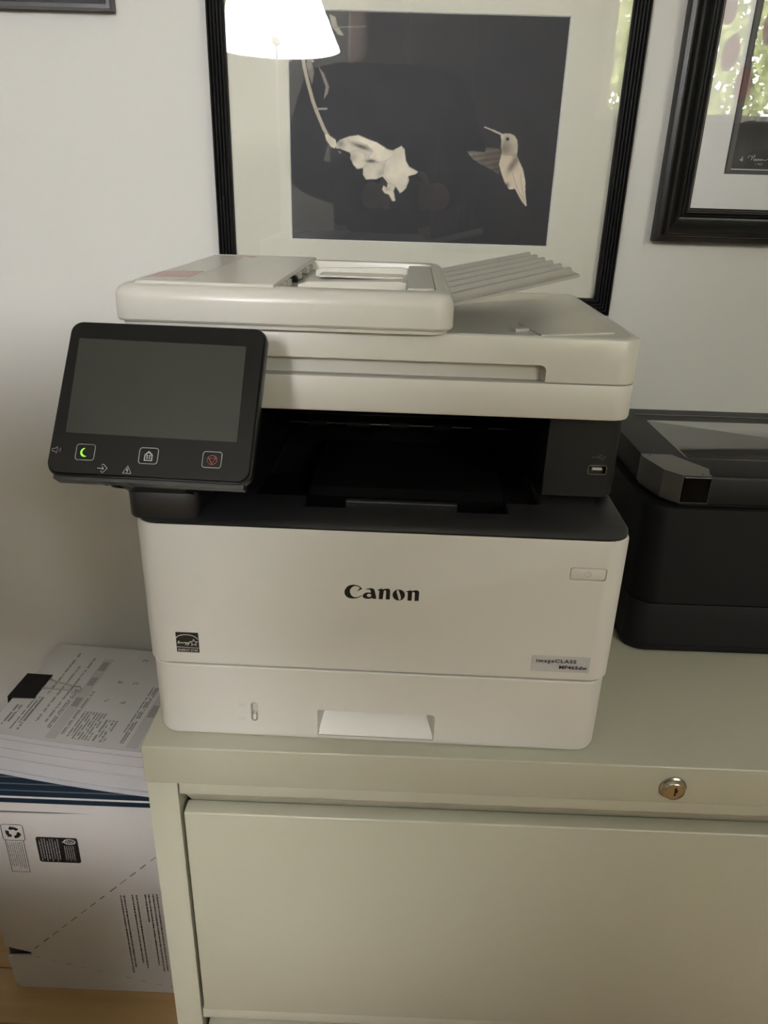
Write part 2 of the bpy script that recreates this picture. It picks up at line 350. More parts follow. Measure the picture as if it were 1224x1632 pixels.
# --- front cover
fc = obj('front_cover', slab(-HB, HB, 0, 0.345, RZ, [(0.0006, 0.0775), (0, 0.0783), (0, 0.2065), (0.0006, 0.2085), (0.002, 0.2094)]), M['plastic'], pr, smooth=32)
pb = loft(new(), [[(a, yy, b) for a, b in rr(0.1528, 0.1822, 0.1742, 0.1856, 0.0022, 0, 5)] for yy in (-0.002, 0.0018)])
cut(fc, [pb])
b_ = obj('power_button', face_slab(0.1535, 0.1815, 0.1749, 0.1849, 0.0018, 0.0002, 0.003, 0.0006), M['plastic'], fc, smooth=40)
bm = tube([(0.1675+0.0024*math.sin(a), 0.00015, 0.1797+0.0024*math.cos(a)) for a in [0.6+(2*PI-1.2)*k/14 for k in range(15)]], 0.00022, 5)
tube([(0.1675, 0.00015, 0.1799), (0.1675, 0.00015, 0.1829)], 0.00022, 5, bm); obj('power_symbol', bm, M['plastic_grey'], b_)
# lettering
GL = dict(C=[[(-0.0136, 0.1582), (-0.0166, 0.1607), (-0.0187, 0.1613), (-0.0207, 0.1616), (-0.0227, 0.1613), (-0.0244, 0.1607), (-0.0260, 0.1597), (-0.027, 0.1583), (-0.0280, 0.1567), (-0.0284, 0.1548), (-0.0283, 0.1530), (-0.0277, 0.1514), (-0.0267, 0.1501), (-0.0253, 0.1491), (-0.0236, 0.1486), (-0.0219, 0.1485), (-0.0200, 0.1486), (-0.0185, 0.1489), (-0.0158, 0.1502), (-0.014, 0.1517), (-0.0143, 0.152), (-0.0165, 0.1505), (-0.0189, 0.1498), (-0.0204, 0.1500), (-0.0216, 0.1506), (-0.0227, 0.1516), (-0.0233, 0.1529), (-0.0238, 0.1541), (-0.0239, 0.1554), (-0.0237, 0.1569), (-0.023, 0.1581), (-0.0221, 0.1592), (-0.021, 0.16), (-0.0186, 0.1604), (-0.0166, 0.1597), (-0.0157, 0.1589), (-0.018, 0.1552)]],
 a=[[(-0.0117, 0.1575), (-0.0092, 0.1586), (-0.0065, 0.1591), (-0.0045, 0.1586), (-0.0036, 0.1571), (-0.0019, 0.1493), (-0.0051, 0.149), (-0.0054, 0.1499), (-0.0066, 0.1493), (-0.0077, 0.149), (-0.0091, 0.1488), (-0.0104, 0.1489), (-0.0118, 0.1493), (-0.0128, 0.1499), (-0.0133, 0.1508), (-0.0133, 0.1517), (-0.0129, 0.1528), (-0.0121, 0.1537), (-0.0111, 0.1545), (-0.0098, 0.1549), (-0.0066, 0.1549), (-0.007, 0.157), (-0.0082, 0.1577)], [(-0.0062, 0.1522), (-0.0064, 0.1515), (-0.0071, 0.1509), (-0.008, 0.1506), (-0.009, 0.1508), (-0.0097, 0.1513), (-0.01, 0.1521), (-0.0097, 0.1528), (-0.009, 0.1534), (-0.0081, 0.1537), (-0.0071, 0.1535), (-0.0064, 0.153)]],
 n1=[[(-0.0014, 0.1578), (0.0022, 0.159), (0.0031, 0.1582), (0.0056, 0.1591), (0.0072, 0.1592), (0.0086, 0.1589), (0.0092, 0.1574), (0.0091, 0.1491), (0.0057, 0.149), (0.0059, 0.1565), (0.0053, 0.1576), (0.004, 0.1571), (0.0032, 0.149), (-0.0001, 0.149), (0.0003, 0.1566)]],
 o=[[(0.0163+0.0051*math.cos(a), 0.1537+0.0052*math.sin(a)) for a in [2*PI*k/28 for k in range(28)]], [(0.0146, 0.1579), (0.016, 0.1584), (0.0183, 0.1513), (0.0179, 0.1493), (0.0166, 0.149), (0.0146, 0.1561)]],
 n2=[[(0.0218, 0.1572), (0.0258, 0.1587), (0.0268, 0.158), (0.0291, 0.1587), (0.0308, 0.1589), (0.0321, 0.1585), (0.033, 0.1574), (0.0328, 0.1489), (0.0294, 0.1487), (0.0294, 0.1561), (0.0285, 0.1572), (0.0272, 0.1567), (0.027, 0.1488), (0.0236, 0.1488), (0.0237, 0.1566)]])
bm = new()
for k, lp in GL.items(): flat(lp, lambda a, b, h: (a, -0.00025, b), bm=bm)
obj('maker_lettering', bm, M['ink'], fc)
FR = lambda x, z, h=0.0003: Matrix.Translation((x, -h, z)) @ Matrix.Rotation(PI/2, 4, 'X')
# energy label
eb = obj('energy_label', bbox(-0.1725, -0.1530, -0.0002, 0.0003, 0.0886, 0.1085, 0), M['ink'], fc)
bm = new()
def strip(bm, pts, w, y=-0.00035):
    for (x0, z0), (x1, z1) in zip(pts, pts[1:]):
        d = math.hypot(x1-x0, z1-z0) or 1; nx, nz = -(z1-z0)/d*w/2, (x1-x0)/d*w/2
        vs = [bm.verts.new(p) for p in ((x0-nx, y, z0-nz), (x1-nx, y, z1-nz), (x1+nx, y, z1+nz), (x0+nx, y, z0+nz))]; bm.faces.new(vs)
    return bm
cx, cz = -0.1632, 0.0925
strip(bm, [(cx+0.0095*math.cos(a)*1.0, 0.1013+0.0050*math.sin(a)) for a in [0.12+(PI-0.24)*k/18 for k in range(19)]], 0.0006)
strip(bm, [(-0.1723, 0.0937), (-0.1532, 0.0932)], 0.0005)
st = [(-0.1573+(0.0036 if k % 2 == 0 else 0.0015)*math.sin(PI*k/5), 0.0985+(0.0036 if k % 2 == 0 else 0.0015)*math.cos(PI*k/5)) for k in range(11)]
strip(bm, st, 0.0005)
sx = [(-0.1714, .0972), (-0.1704, .0982), (-0.1698, .0992), (-0.1702, .0998), (-0.1708, .0990), (-0.1708, .0976), (-0.1700, .0973), (-0.1690, .0980), (-0.1687, .0984), (-0.1687, .0975), (-0.1682, .0984), (-0.1677, .0984), (-0.1676, .0976), (-0.1669, .0979), (-0.1665, .0985), (-0.1669, .0981), (-0.1667, .0976), (-0.1660, .0979), (-0.1656, .0985), (-0.1655, .0978), (-0.1648, .0986), (-0.1644, .0986), (-0.1647, .0978), (-0.1640, .0979), (-0.1637, .0986), (-0.1642, .0966), (-0.1648, .0958), (-0.1636, .0970), (-0.1628, .0980), (-0.1629, .0987), (-0.1623, .0980), (-0.1617, .0988), (-0.1624, .0966), (-0.1631, .0956), (-0.1617, .0970), (-0.1606, .0990), (-0.1600, .0995)]
strip(bm, sx, 0.0005)
obj('energy_emblem', bm, M['white_ink'], eb)
text('ENERGY STAR', 0.0031, M['white_ink'], 'energy_lettering', eb, FR(-0.16275, 0.0897, 0.0004), 'CENTER', xs=0.88)
# model label
ml = obj('model_label', bbox(0.1312, 0.1803, -0.0003, 0.0003, 0.0855, 0.1012, 0), M['label'], fc)
text('imageCLASS', 0.0047, M['ink'], 'model_lettering', ml, FR(0.1349, 0.0948, 0.0005), 'LEFT', xs=1.22, bold=0.00012, spacing=1.18)
text('MF465dw', 0.0047, M['ink'], 'model_lettering', ml, FR(0.1783, 0.0888, 0.0005), 'RIGHT', xs=1.22, bold=0.00015, spacing=1.05)
# --- deck around the paper output
bm = slab(-HB+0.001, HB-0.001, 0.001, 0.34, RZ, [(0.001, 0.200), (0.0002, 0.2090), (0.0002, 0.2105), (0.002, 0.2122), (0.006, 0.2128), (0.02, 0.2135)])
for v in bm.verts:
    if v.co.z > 0.2085: v.co.z += 0.0105*min(1, max(0, (v.co.y-0.004)/0.062))
dk = obj('output_deck', bm, M['black'], pr, smooth=40)
cut(dk, [box(new(), -0.112, 0.1340, 0.052, 0.30, 0.2030, 0.26), box(new(), -0.066, 0.104, 0.030, 0.30, 0.2050, 0.26), ])
obj('deck_trim', slab(-HB+0.0012, HB-0.0012, 0.0012, 0.12, RZ, [(0, 0.2080), (0, 0.2105)]), M['black_gloss'], pr, smooth=40)
of = obj('output_flap', bbox(-0.031, 0.0617, 0.034, 0.040, 0.2052, 0.2215, 0.0012), M['black'], pr)
cut(fc, [box(new(), -0.199, 0.1985, 0.0245, 0.36, 0.1995, 0.25)])
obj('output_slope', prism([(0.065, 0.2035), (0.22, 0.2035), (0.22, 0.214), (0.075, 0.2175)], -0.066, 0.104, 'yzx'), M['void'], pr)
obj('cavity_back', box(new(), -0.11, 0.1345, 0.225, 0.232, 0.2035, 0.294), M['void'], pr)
for xx, w in ((-0.085, 0.02), (-0.045, 0.024), (0.0, 0.02), (0.045, 0.02), (0.085, 0.016)):
    obj('exit_roller', lathe([(0, 0), (0.0035, 0), (0.0035, w), (0, w)], 12, 'x', (xx, 0.212, 0.2345)), M['charcoal'], pr, smooth=40)
obj('roller_shaft', lathe([(0, -0.108), (0.0012, -0.108), (0.0012, 0.133), (0, 0.133)], 8, 'x', (0, 0.212, 0.2345)), M['steel'], pr)
obj('guide_rib', box(new(), -0.10, 0.12, 0.2185, 0.2225, 0.242, 0.2435), M['charcoal'], pr)
# --- blocks either side of the opening
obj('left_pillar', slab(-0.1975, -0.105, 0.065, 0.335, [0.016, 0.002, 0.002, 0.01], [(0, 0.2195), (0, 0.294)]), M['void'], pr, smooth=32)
up_ = obj('port_panel', slab(0.1352, 0.1985, 0.0645, 0.335, [0.001, 0.017, 0.01, 0.001], [(0, 0.2215), (0, 0.294)]), M['charcoal'], pr, smooth=32)
cut(up_, [loft(new(), [[(a, yy, b) for a, b in rr(0.1715, 0.1878, 0.2418, 0.2505, 0.0022, 0, 5)] for yy in (0.06, 0.068)])])
bm = loft(new(), [[(a, yy, b) for a, b in rr(0.1715, 0.1878, 0.2418, 0.2505, 0.0022, i, 5)] for i, yy in ((0, 0.068), (0, 0.0640), (0.0009, 0.0640), (0.0009, 0.068))], cap=False)
pt = obj('port_rim', bm, M['steel'], up_, smooth=40)
obj('port_tongue', bbox(0.1755, 0.1840, 0.065, 0.068, 0.2455, 0.2475, 0.0002, 1), M['plastic_grey'], up_)
bm = new(); Y = 0.0643
strip(bm, [(0.1745, 0.2572), (0.1845, 0.2576)], 0.0004, Y); strip(bm, [(0.1775, 0.2573), (0.1795, 0.2590), (0.1815, 0.2591)], 0.0004, Y)
strip(bm, [(0.179, 0.2573), (0.181, 0.2558), (0.183, 0.2558)], 0.0004, Y); flat([[(0.1845, 0.2568), (0.1862, 0.2576), (0.1845, 0.2584)]], lambda a, b, h: (a, Y, b), bm=bm)
for a, b in ((0.1745, 0.2572), (0.1815, 0.2591), (0.183, 0.2558)): flat([[(a+0.0006*math.cos(q), b+0.0006*math.sin(q)) for q in [k*PI/4 for k in range(8)]]], lambda a, b, h: (a, Y, b), bm=bm)
obj('port_symbol', bm, M['icon_dim'], up_)
# --- scanner unit: base, lid with finger groove
SX0, SX1, SY0, SY1 = -0.198, 0.1985, 0.050, 0.338
RS = [0.018, 0.017, 0.014, 0.014]
obj('scanner_base', slab(SX0, SX1, SY0, SY1, RS, [(0.003, 0.2925), (0.0008, 0.2932), (0, 0.295), (0, 0.3200), (0.0006, 0.3212)]), M['plastic'], pr, smooth=32)
obj('scanner_gap', slab(SX0+0.001, SX1-0.001, SY0+0.0015, SY1, RS, [(0, 0.3205), (0, 0.3225)]), M['groove'], pr)
ld = obj('scanner_lid', slab(SX0, SX1, SY0, SY1, RS, [(0.0006, 0.3222), (0, 0.323), (0, 0.3555), (0.0006, 0.3568), (0.0022, 0.3575)]), M['plastic_lid'], pr, smooth=32)
grv = loft(new(), [[(a, yy, b) for a, b in rr(-0.16, 0.1248-d, 0.318, 0.3358-d*0.3, [0.001, 0.001, 0.0045, 0.001], 0, 6)] for yy, d in ((0.045, 0), (0.053, 0.0), (0.059, 0.003))])
dish = loft(new(), [[(a, b, zz) for a, b in rr(0.036, 0.1935, 0.0565, 0.332, [0.02, 0.02, 0.02, 0.02], i, 6)] for i, zz in ((-0.0005, 0.3585), (0.0005, 0.3572), (0.009, 0.3545), (0.013, 0.3540))])
for v in dish.verts:
    if v.co.z < 0.3568: v.co.z -= 0.011*max(0, min(1, (0.175-v.co.x)/0.11))
cut(ld, [grv, dish])
# recessed flap and stopper in the eject area
bm = new(); q = [(0.1165, 0.167), (0.146, 0.2115), (0.186, 0.21), (0.186, 0.095), (0.127, 0.100)]
def dz(x): return 0.3546-0.011*max(0, min(1, (0.175-x)/0.11))
rings = [[(x, y, dz(x)-0.001) for x, y in q], [(x, y, dz(x)+0.0012) for x, y in q]]
loft(bm, rings); obj('eject_flap', bm, M['plastic_lid'], pr)
obj('eject_stopper', prism([(0.104, 0.138), (0.118, 0.142), (0.121, 0.131), (0.109, 0.127)], 0.345, 0.3508, 'xyz'), M['plastic'], pr)
# --- document feeder on the lid
AX0, AX1, AY0, AY1 = -0.2125, 0.050, 0.040, 0.325
RA = [0.016, 0.016, 0.016, 0.016]
obj('feeder_skirt', slab(AX0+0.004, AX1-0.004, AY0+0.0035, AY1-0.002, RA, [(0.002, 0.3565), (0, 0.3575), (0, 0.3625)]), M['plastic'], pr, smooth=35)
fb = obj('feeder_body', slab(AX0, AX1, AY0, AY1, RA, [(0.004, 0.3600), (0.0012, 0.3608), (0, 0.3625), (0, 0.3775), (0.0009, 0.3817), (0.0033, 0.3851), (0.0068, 0.3870), (0.0115, 0.3877)]), M['plastic_lid'], pr, smooth=35)
cut(fb, [slab(-0.100, 0.036, 0.062, 0.300, 0.012, [(0.004, 0.3770), (0.0, 0.3790), (0, 0.3872), (-0.002, 0.391)], n=4), box(new(), -0.150, -0.090, 0.075, 0.290, 0.3750, 0.3846)])
cv = obj('feeder_cover', slab(-0.1985, -0.0885, 0.052, 0.318, [0.006, 0.001, 0.001, 0.006], [(0, 0.3868), (0.0, 0.3890), (0.0008, 0.3898)]), M['plastic_lid'], pr, smooth=35)
obj('instruction_sticker', box(new(), -0.196, -0.160, 0.07, 0.300, 0.3897, 0.3899), M['sticker'], cv)
obj('sticker_print', box(new(), -0.193, -0.163, 0.078, 0.132, 0.3899, 0.39), M['red_ink'], cv)
obj('sticker_print', box(new(), -0.172, -0.150, 0.285, 0.305, 0.3899, 0.39), M['red_ink'], cv)
for yy in (0.088, 0.115, 0.178, 0.232, 0.272): obj('feeder_latch', bbox(-0.094, -0.086, yy, yy+0.013, 0.381, 0.3868, 0.0008), M['plastic_grey'], pr)
obj('pickup_roller', lathe([(0, -0.02), (0.0042, -0.02), (0.0042, 0.02), (0, 0.02)], 16, 'y', (-0.092, 0.19, 0.3805)), M['charcoal'], pr, smooth=40)
dt = obj('document_tray', prism([(-0.098, 0.3775), (0.037, 0.3775), (0.037, 0.3845), (-0.02, 0.3805), (-0.098, 0.3785)], 0.066, 0.296, 'xzy'), M['plastic_lid'], pr)
for y0, y1 in ((0.108, 0.113), (0.232, 0.237)):
    obj('paper_guide', prism([(-0.078, 0.379), (0.012, 0.379), (0.012, 0.3878), (0.006, 0.3890), (-0.070, 0.3868), (-0.078, 0.3845)], y0, y1, 'xzy'), M['plastic'], dt)
obj('guide_plate', bbox(-0.072, 0.008, 0.200, 0.233, 0.3812, 0.3832, 0.0006), M['plastic'], dt)
obj('guide_plate', bbox(-0.072, 0.008, 0.112, 0.145, 0.3812, 0.3832, 0.0006), M['plastic'], dt)
obj('tray_pivot', bbox(0.013, 0.036, 0.085, 0.285, 0.3805, 0.3868, 0.0015), M['plastic_grey'], dt)
# ribbed tray extension rising to the right
bm = new(); A = (0.040, 0.083, 0.3735); B = (0.1487, 0.083, 0.4018); Cc = (0.1316, 0.270, 0.4038); D = (0.0215, 0.285, 0.3792)
n_ = 6; prof = []
for k in range(n_):
    t0 = 0.04+0.92*k/n_; w = 0.92/n_
    prof += [(t0, 0), (t0+w*0.50, 0), (t0+w*0.64, 0.0025), (t0+w*0.84, 0.0025)]
prof = [(0, 0), (0.02, 0)] + prof + [(1, 0)]
def tp(u, t, h):
    a = Vector(A).lerp(Vector(D), t); b = Vector(B).lerp(Vector(Cc), t); p = a.lerp(b, u); return (p.x, p.y, p.z+h)
topA = [tp(0, t, h) for t, h in prof]; topM = [tp(0.12, t, h) for t, h in prof]; topB = [tp(1, t, h) for t, h in prof]
bot = [[tp(u, t, -0.0022) for t, h in prof] for u in (0, 0.12, 1)]
rings = [a+b[::-1] for a, b in zip((topA, topM, topB), bot)]
loft(bm, rings); obj('tray_extension', bm, M['tray'], pr, smooth=30)

# --- touch panel
pm = Matrix.Translation((-0.237, -0.0488, 0.2685)) @ Matrix.Rotation(-0.0357, 4, 'Z') @ Matrix.Rotation(PI/2-0.6446, 4, 'X')
# panel space: x right, y up the face, z out of the face towards the room
PW, PH = 0.1455, 0.1175
def panel_slab(x0, x1, y0, y1, r, prof, name, m, par, n=7, smooth=35):
    bm = slab(x0, x1, y0, y1, r, prof, n=n); bm.transform(pm); return obj(name, bm, m, par, smooth=smooth)
cp = panel_slab(-0.001, PW+0.001, -0.001, PH+0.001, 0.009, [(0.008, -0.020), (0.002, -0.015), (0.0, -0.010), (0, -0.0035), (0.0006, -0.0028)], 'control_panel', M['black'], pr)
bz = panel_slab(0.0, PW, 0.0, PH, 0.0085, [(0, -0.003), (0, -0.0006), (0.0006, 0)], 'panel_glass', M['bezel'], cp)
bm = new()
for v in [(0.0076, 0.104), (0.1328, 0.1028), (0.1342, 0.0291), (0.0097, 0.0303)][::-1]: bm.verts.new((v[0], v[1], 0.0002))
bm.verts.ensure_lookup_table(); bm.faces.new(bm.verts); bm.transform(pm); obj('screen', bm, M['screen'], cp)
def ring_icon(bm, x, y, w, h, r, t, z=0.0003):
    a = rr(x-w/2, x+w/2, y-h/2, y+h/2, r, 0, 5); b = rr(x-w/2, x+w/2, y-h/2, y+h/2, r, t, 5); n = len(a)
    va = [bm.verts.new((p[0], p[1], z)) for p in a]; vb = [bm.verts.new((p[0], p[1], z)) for p in b]
    for i in range(n): bm.faces.new((va[i], va[(i+1) % n], vb[(i+1) % n], vb[i]))
def pstrip(bm, pts, w, z=0.0003):
    for (x0, z0), (x1, z1) in zip(pts, pts[1:]):
        d = math.hypot(x1-x0, z1-z0) or 1; nx, nz = -(z1-z0)/d*w/2, (x1-x0)/d*w/2
        bm.faces.new([bm.verts.new(p) for p in ((x0-nx, z0-nz, z), (x1-nx, z1-nz, z), (x1+nx, z1+nz, z), (x0+nx, z0+nz, z))])
def pobj(name, bm, m, par=None): bm.transform(pm); return obj(name, bm, m, par or cp)
bts = []
for x, y in ((0.0265, 0.0162), (0.0724, 0.0158), (0.1181, 0.0153)):
    bm = new(); ring_icon(bm, x, y, 0.0140, 0.0122, 0.0022, 0.0005); bts.append(pobj('touch_button', bm, M['icon']))
bm = new(); o1 = [(0.0262+0.0033*math.cos(a), 0.0160+0.0033*math.sin(a)) for a in [0.55*PI+1.1*PI*k/12 for k in range(13)]]
o2 = [(0.0279+0.0037*math.cos(a), 0.0163+0.0031*math.sin(a)) for a in [1.32*PI-0.64*PI*k/10 for k in range(11)]]
flat([o1+o2], lambda a, b, h: (a, b, 0.0003), bm=bm); pobj('sleep_symbol', bm, M['led'], bts[0])
bm = new(); x, y = 0.0724, 0.0155
flat([[(x-0.0030, y-0.0035), (x+0.0030, y-0.0035), (x+0.0030, y+0.0012), (x, y+0.0040), (x-0.0030, y+0.0012)], [(x-0.0022, y-0.0027), (x+0.0022, y-0.0027), (x+0.0022, y+0.0006), (x, y+0.0026), (x-0.0022, y+0.0006)]], lambda a, b, h: (a, b, 0.0003), bm=bm)
for dx in (-0.0009, 0.0009):
    for dy in (-0.0013, 0.0003): flat([[(x+dx-0.0006, y+dy-0.0006), (x+dx+0.0006, y+dy-0.0006), (x+dx+0.0006, y+dy+0.0006), (x+dx-0.0006, y+dy+0.0006)]], lambda a, b, h: (a, b, 0.0003), bm=bm)
pobj('home_symbol', bm, M['icon'], bts[1])
bm = new(); x, y = 0.1181, 0.0151
pstrip(bm, [(x+0.0035*math.cos(a), y+0.0033*math.sin(a)) for a in [2*PI*k/20 for k in range(21)]], 0.0006)
pstrip(bm, [(x-0.0026, y+0.0014), (x+0.0026, y+0.0014), (x, y-0.0026), (x-0.0026, y+0.0014)], 0.0006)
pobj('stop_symbol', bm, M['icon_red'], bts[2])
bm = new(); x, y = 0.0052, 0.0168
pstrip(bm, [(x-0.0030, y+0.001), (x-0.0012, y+0.001), (x+0.0006, y+0.0024), (x+0.0006, y-0.0024), (x-0.0012, y-0.001), (x-0.0030, y-0.001), (x-0.0030, y+0.001)], 0.0004)
pstrip(bm, [(x+0.0018, y+0.001), (x+0.0021, y), (x+0.0018, y-0.001)], 0.0004); pstrip(bm, [(x+0.0028, y+0.0017), (x+0.0033, y), (x+0.0028, y-0.0017)], 0.0004)
pobj('volume_symbol', bm, M['icon'])
bm = new(); x, y = 0.0406, 0.0049
pstrip(bm, [(x-0.0036, y), (x+0.0012, y)], 0.0005); pstrip(bm, [(x-0.0002, y+0.0012), (x+0.0012, y), (x-0.0002, y-0.0012)], 0.0005)
pstrip(bm, [(x-0.001, y+0.0020), (x+0.0005, y+0.0032), (x+0.0036, y), (x+0.0005, y-0.0032), (x-0.001, y-0.0020)], 0.0005)
pobj('data_symbol', bm, M['icon'])
bm = new(); x, y = 0.0587, 0.0047
pstrip(bm, [(x-0.0031, y-0.0026), (x+0.0031, y-0.0026), (x, y+0.0029), (x-0.0031, y-0.0026)], 0.0004)
pstrip(bm, [(x+0.0003, y+0.0014), (x-0.0007, y-0.0003), (x+0.0006, y-0.0002), (x-0.0003, y-0.0020)], 0.0005)
pobj('error_symbol', bm, M['icon'])
bm = new()
for x in (0.0417, 0.0603):
    rg = [(x+0.0028*math.cos(a), -0.0039+0.0006*math.sin(a), -0.0075+0.0034*math.sin(a)) for a in [0.5*PI+PI*k/8 for k in range(9)]]; tube(rg, 0.00035, 5, bm)
pobj('indicator_light', bm, M['icon_dim'])
# speaker grille bevel under the face
panel_slab(0.004, PW-0.004, -0.0035, 0.004, 0.001, [(0, -0.014), (0, -0.0042)], 'panel_edge', M['black'], cp, n=4)
# --- arm below the panel
ar = obj('panel_arm', slab(-0.2035, -0.146, 0.004, 0.062, [0.010, 0.008, 0.006, 0.008], [(0.001, 0.2115), (0, 0.2135), (0, 0.235), (0.002, 0.238), (0.006, 0.239)]), M['black'], pr, smooth=35)
bm = prism([(0.010, 0.230), (0.058, 0.230), (0.060, 0.300), (0.048, 0.335), (-0.012, 0.278), (-0.032, 0.2635), (-0.040, 0.258), (-0.02, 0.2505)], -0.202, -0.146, 'yzx')
bmesh.ops.bevel(bm, geom=bm.edges[:]+bm.verts[:], offset=0.003, segments=2, affect='EDGES')
obj('panel_neck', bm, M['black'], ar, smooth=35)

# ================================================================ THE BLACK INKJET PRINTER
ij = empty('inkjet_printer', (0, 0, 0), 'low black inkjet printer with glossy lid panel, right of the white printer', 'printer')
RI = [0.024, 0.024, 0.01, 0.01]
obj('base', slab(0.268, 0.690, 0.1635, 0.455, RI, [(0.006, 0.0), (0.002, 0.0015), (0, 0.0055), (0.0003, 0.0090), (0.0015, 0.0095), (0.003, 0.0575), (0.0035, 0.0585)]), M['inkjet_base'], ij, smooth=32)
obj('seam', slab(0.273, 0.686, 0.169, 0.45, RI, [(0, 0.058), (0, 0.061)]), M['black_matte'], ij)
obj('body', loft(new(), [[(x, y+s, z) for x, y in rr(0.2715, 0.6865, 0.1665, 0.455-s, [0.028, 0.028, 0.01, 0.01], i)] for i, z, s in ((0.0008, 0.0595, 0), (0, 0.0605, 0), (0.004, 0.160, 0.02), (0.005, 0.1615, 0.021))]), M['inkjet'], ij, smooth=32)
def lidp(i, x0=0.285): return [(x0+i, 0.462-i), (x0+i, 0.252+i*0.4), (x0+0.010+i, 0.2125+i), (x0+0.024+i, 0.196+i), (0.680-i, 0.196+i), (0.690-i, 0.21+i), (0.690-i, 0.462-i)]
obj('lid', loft(new(), [[(x, y, z) for x, y in lidp(i)] for i, z in ((0.0008, 0.1640), (0, 0.1650), (0.0, 0.1915), (0.0015, 0.1945), (0.004, 0.1955))]), M['inkjet_lid'], ij, smooth=35)
obj('lid_seam', loft(new(), [[(x, y, z) for x, y in lidp(0.002)] for z in (0.1615, 0.1645)]), M['black_matte'], ij)
obj('lid_panel', slab(0.332, 0.645, 0.252, 0.402, 0.004, [(0, 0.1950), (0, 0.1958), (0.0006, 0.1962)]), M['lid_mirror'], ij, smooth=35)
obj('panel_groove', bbox(0.325, 0.66, 0.4275, 0.4315, 0.1950, 0.1960, 0.0003, 1), M['black_gloss'], ij)
# corner cap: bevelled glossy block
def capp(i): return [(0.2842-i*0.2, 0.262-i), (0.2836-i*0.2, 0.250), (0.2935, 0.2108), (0.3078, 0.1942), (0.3385-i, 0.1940), (0.3385-i, 0.2030), (0.343, 0.2165), (0.3175, 0.262-i)]
cc = obj('corner_cap', loft(new(), [[(x, y, z) for x, y in capp(i)] for i, z in ((0, 0.1655), (0, 0.1955), (0.0006, 0.1966))]), M['gunmetal'], ij, smooth=25)
obj('cap_window', bbox(0.3095, 0.3378, 0.1932, 0.1945, 0.1668, 0.1946, 0.0006), M['cap_gloss'], cc)
for p in ((0.2925, 0.2570), (0.3300, 0.1985)): obj('screw_hole', lathe([(0, 0.1964), (0.0011, 0.1964), (0.0011, 0.1968), (0, 0.1968)], 12, 'z', (p[0], p[1], 0)), M['black_matte'], cc)

# ================================================================ THE FILING CABINET
YC = -0.0168; CX0, CX1 = -0.2075, 0.7075
fcab = empty('filing_cabinet', (0, 0, FZ), 'putty grey steel lateral filing cabinet under both printers', 'cabinet')
def cb(name, bm, m=None, par=None, **k):
    bm.transform(Matrix.Translation((0, 0, -FZ))); return obj(name, bm, m or M['cabinet'], par or fcab, **k)
cb('cabinet_top', bbox(CX0, CX1, YC, 0.490, -0.0415, 0.0, 0.0016, 3), smooth=40)
cb('side_panel', bbox(CX0+0.0012, CX0+0.0290, YC+0.0012, 0.489, FZ, -0.0400, 0.0008, 2), smooth=40)
cb('side_panel', bbox(CX1-0.0290, CX1-0.0012, YC+0.0012, 0.489, FZ, -0.0400, 0.0008, 2), smooth=40)
cb('back_panel', box(new(), CX0+0.029, CX1-0.029, 0.478, 0.489, FZ, -0.0415))
cb('plinth', bbox(CX0+0.029, CX1-0.029, YC+0.006, 0.47, FZ, FZ+0.05, 0.001))
cb('drawer_shadow_liner', box(new(), CX0+0.029, CX1-0.029, YC+0.055, YC+0.058, FZ+0.05, -0.0415), M['cabinet_in'])  # dark sheet standing in for the shade behind the drawers
# fixed rail above the first drawer, with rolled lower edge
DX0, DX1 = CX0+0.0302, CX1-0.0302
pr_rail = [(YC+0.0030, -0.0422), (YC+0.040, -0.0422), (YC+0.040, -0.0560), (YC+0.0045, -0.0565), (YC+0.0022, -0.0550), (YC+0.0018, -0.0530)]
cb('top_rail', prism(pr_rail, DX0, DX1, 'yzx'), smooth=50)
def drawer(z1, z0, last=False):
    d = cb('drawer', bbox(DX0+0.002, DX1-0.002, YC+0.0006, YC+0.018, z0, z1-0.0, 0.0018, 3), smooth=40)
    # finger pull: sloping channel behind the drawer's top edge
    cb('drawer_pull', prism([(YC+0.0240, z1-0.030), (YC+0.0200, z1-0.006), (YC+0.0180, z1-0.0005), (YC+0.0045, z1+0.0185), (YC+0.0300, z1+0.0185), (YC+0.0300, z1-0.030)], DX0+0.0052, DX1-0.0052, 'yzx'), par=d)
    return d
drawer(-0.0760, -0.3560)
cb('middle_rail', prism([(a, b-0.3160) for a, b in pr_rail], DX0, DX1, 'yzx'), smooth=50)
drawer(-0.3935, -0.6480)
lk = cb('lock', lathe([(0, 0.004), (0.0118, 0.004), (0.0121, -0.0005), (0.0118, -0.0016), (0.0105, -0.0024), (0.0098, -0.0045), (0.0090, -0.0058), (0.0082, -0.0062), (0.0080, -0.0056), (0, -0.0056)], 40, 'y', (0.2667, YC, -0.0228)), M['nickel'], smooth=35)
bm = new(); strip(bm, [(0.2672, -0.0183), (0.2672, -0.0275)], 0.0014, YC-0.0059); strip(bm, [(0.2662, -0.0198), (0.2684, -0.0212), (0.2684, -0.0238)], 0.0018, YC-0.0059)
cb('keyhole', bm, M['ink'], lk)

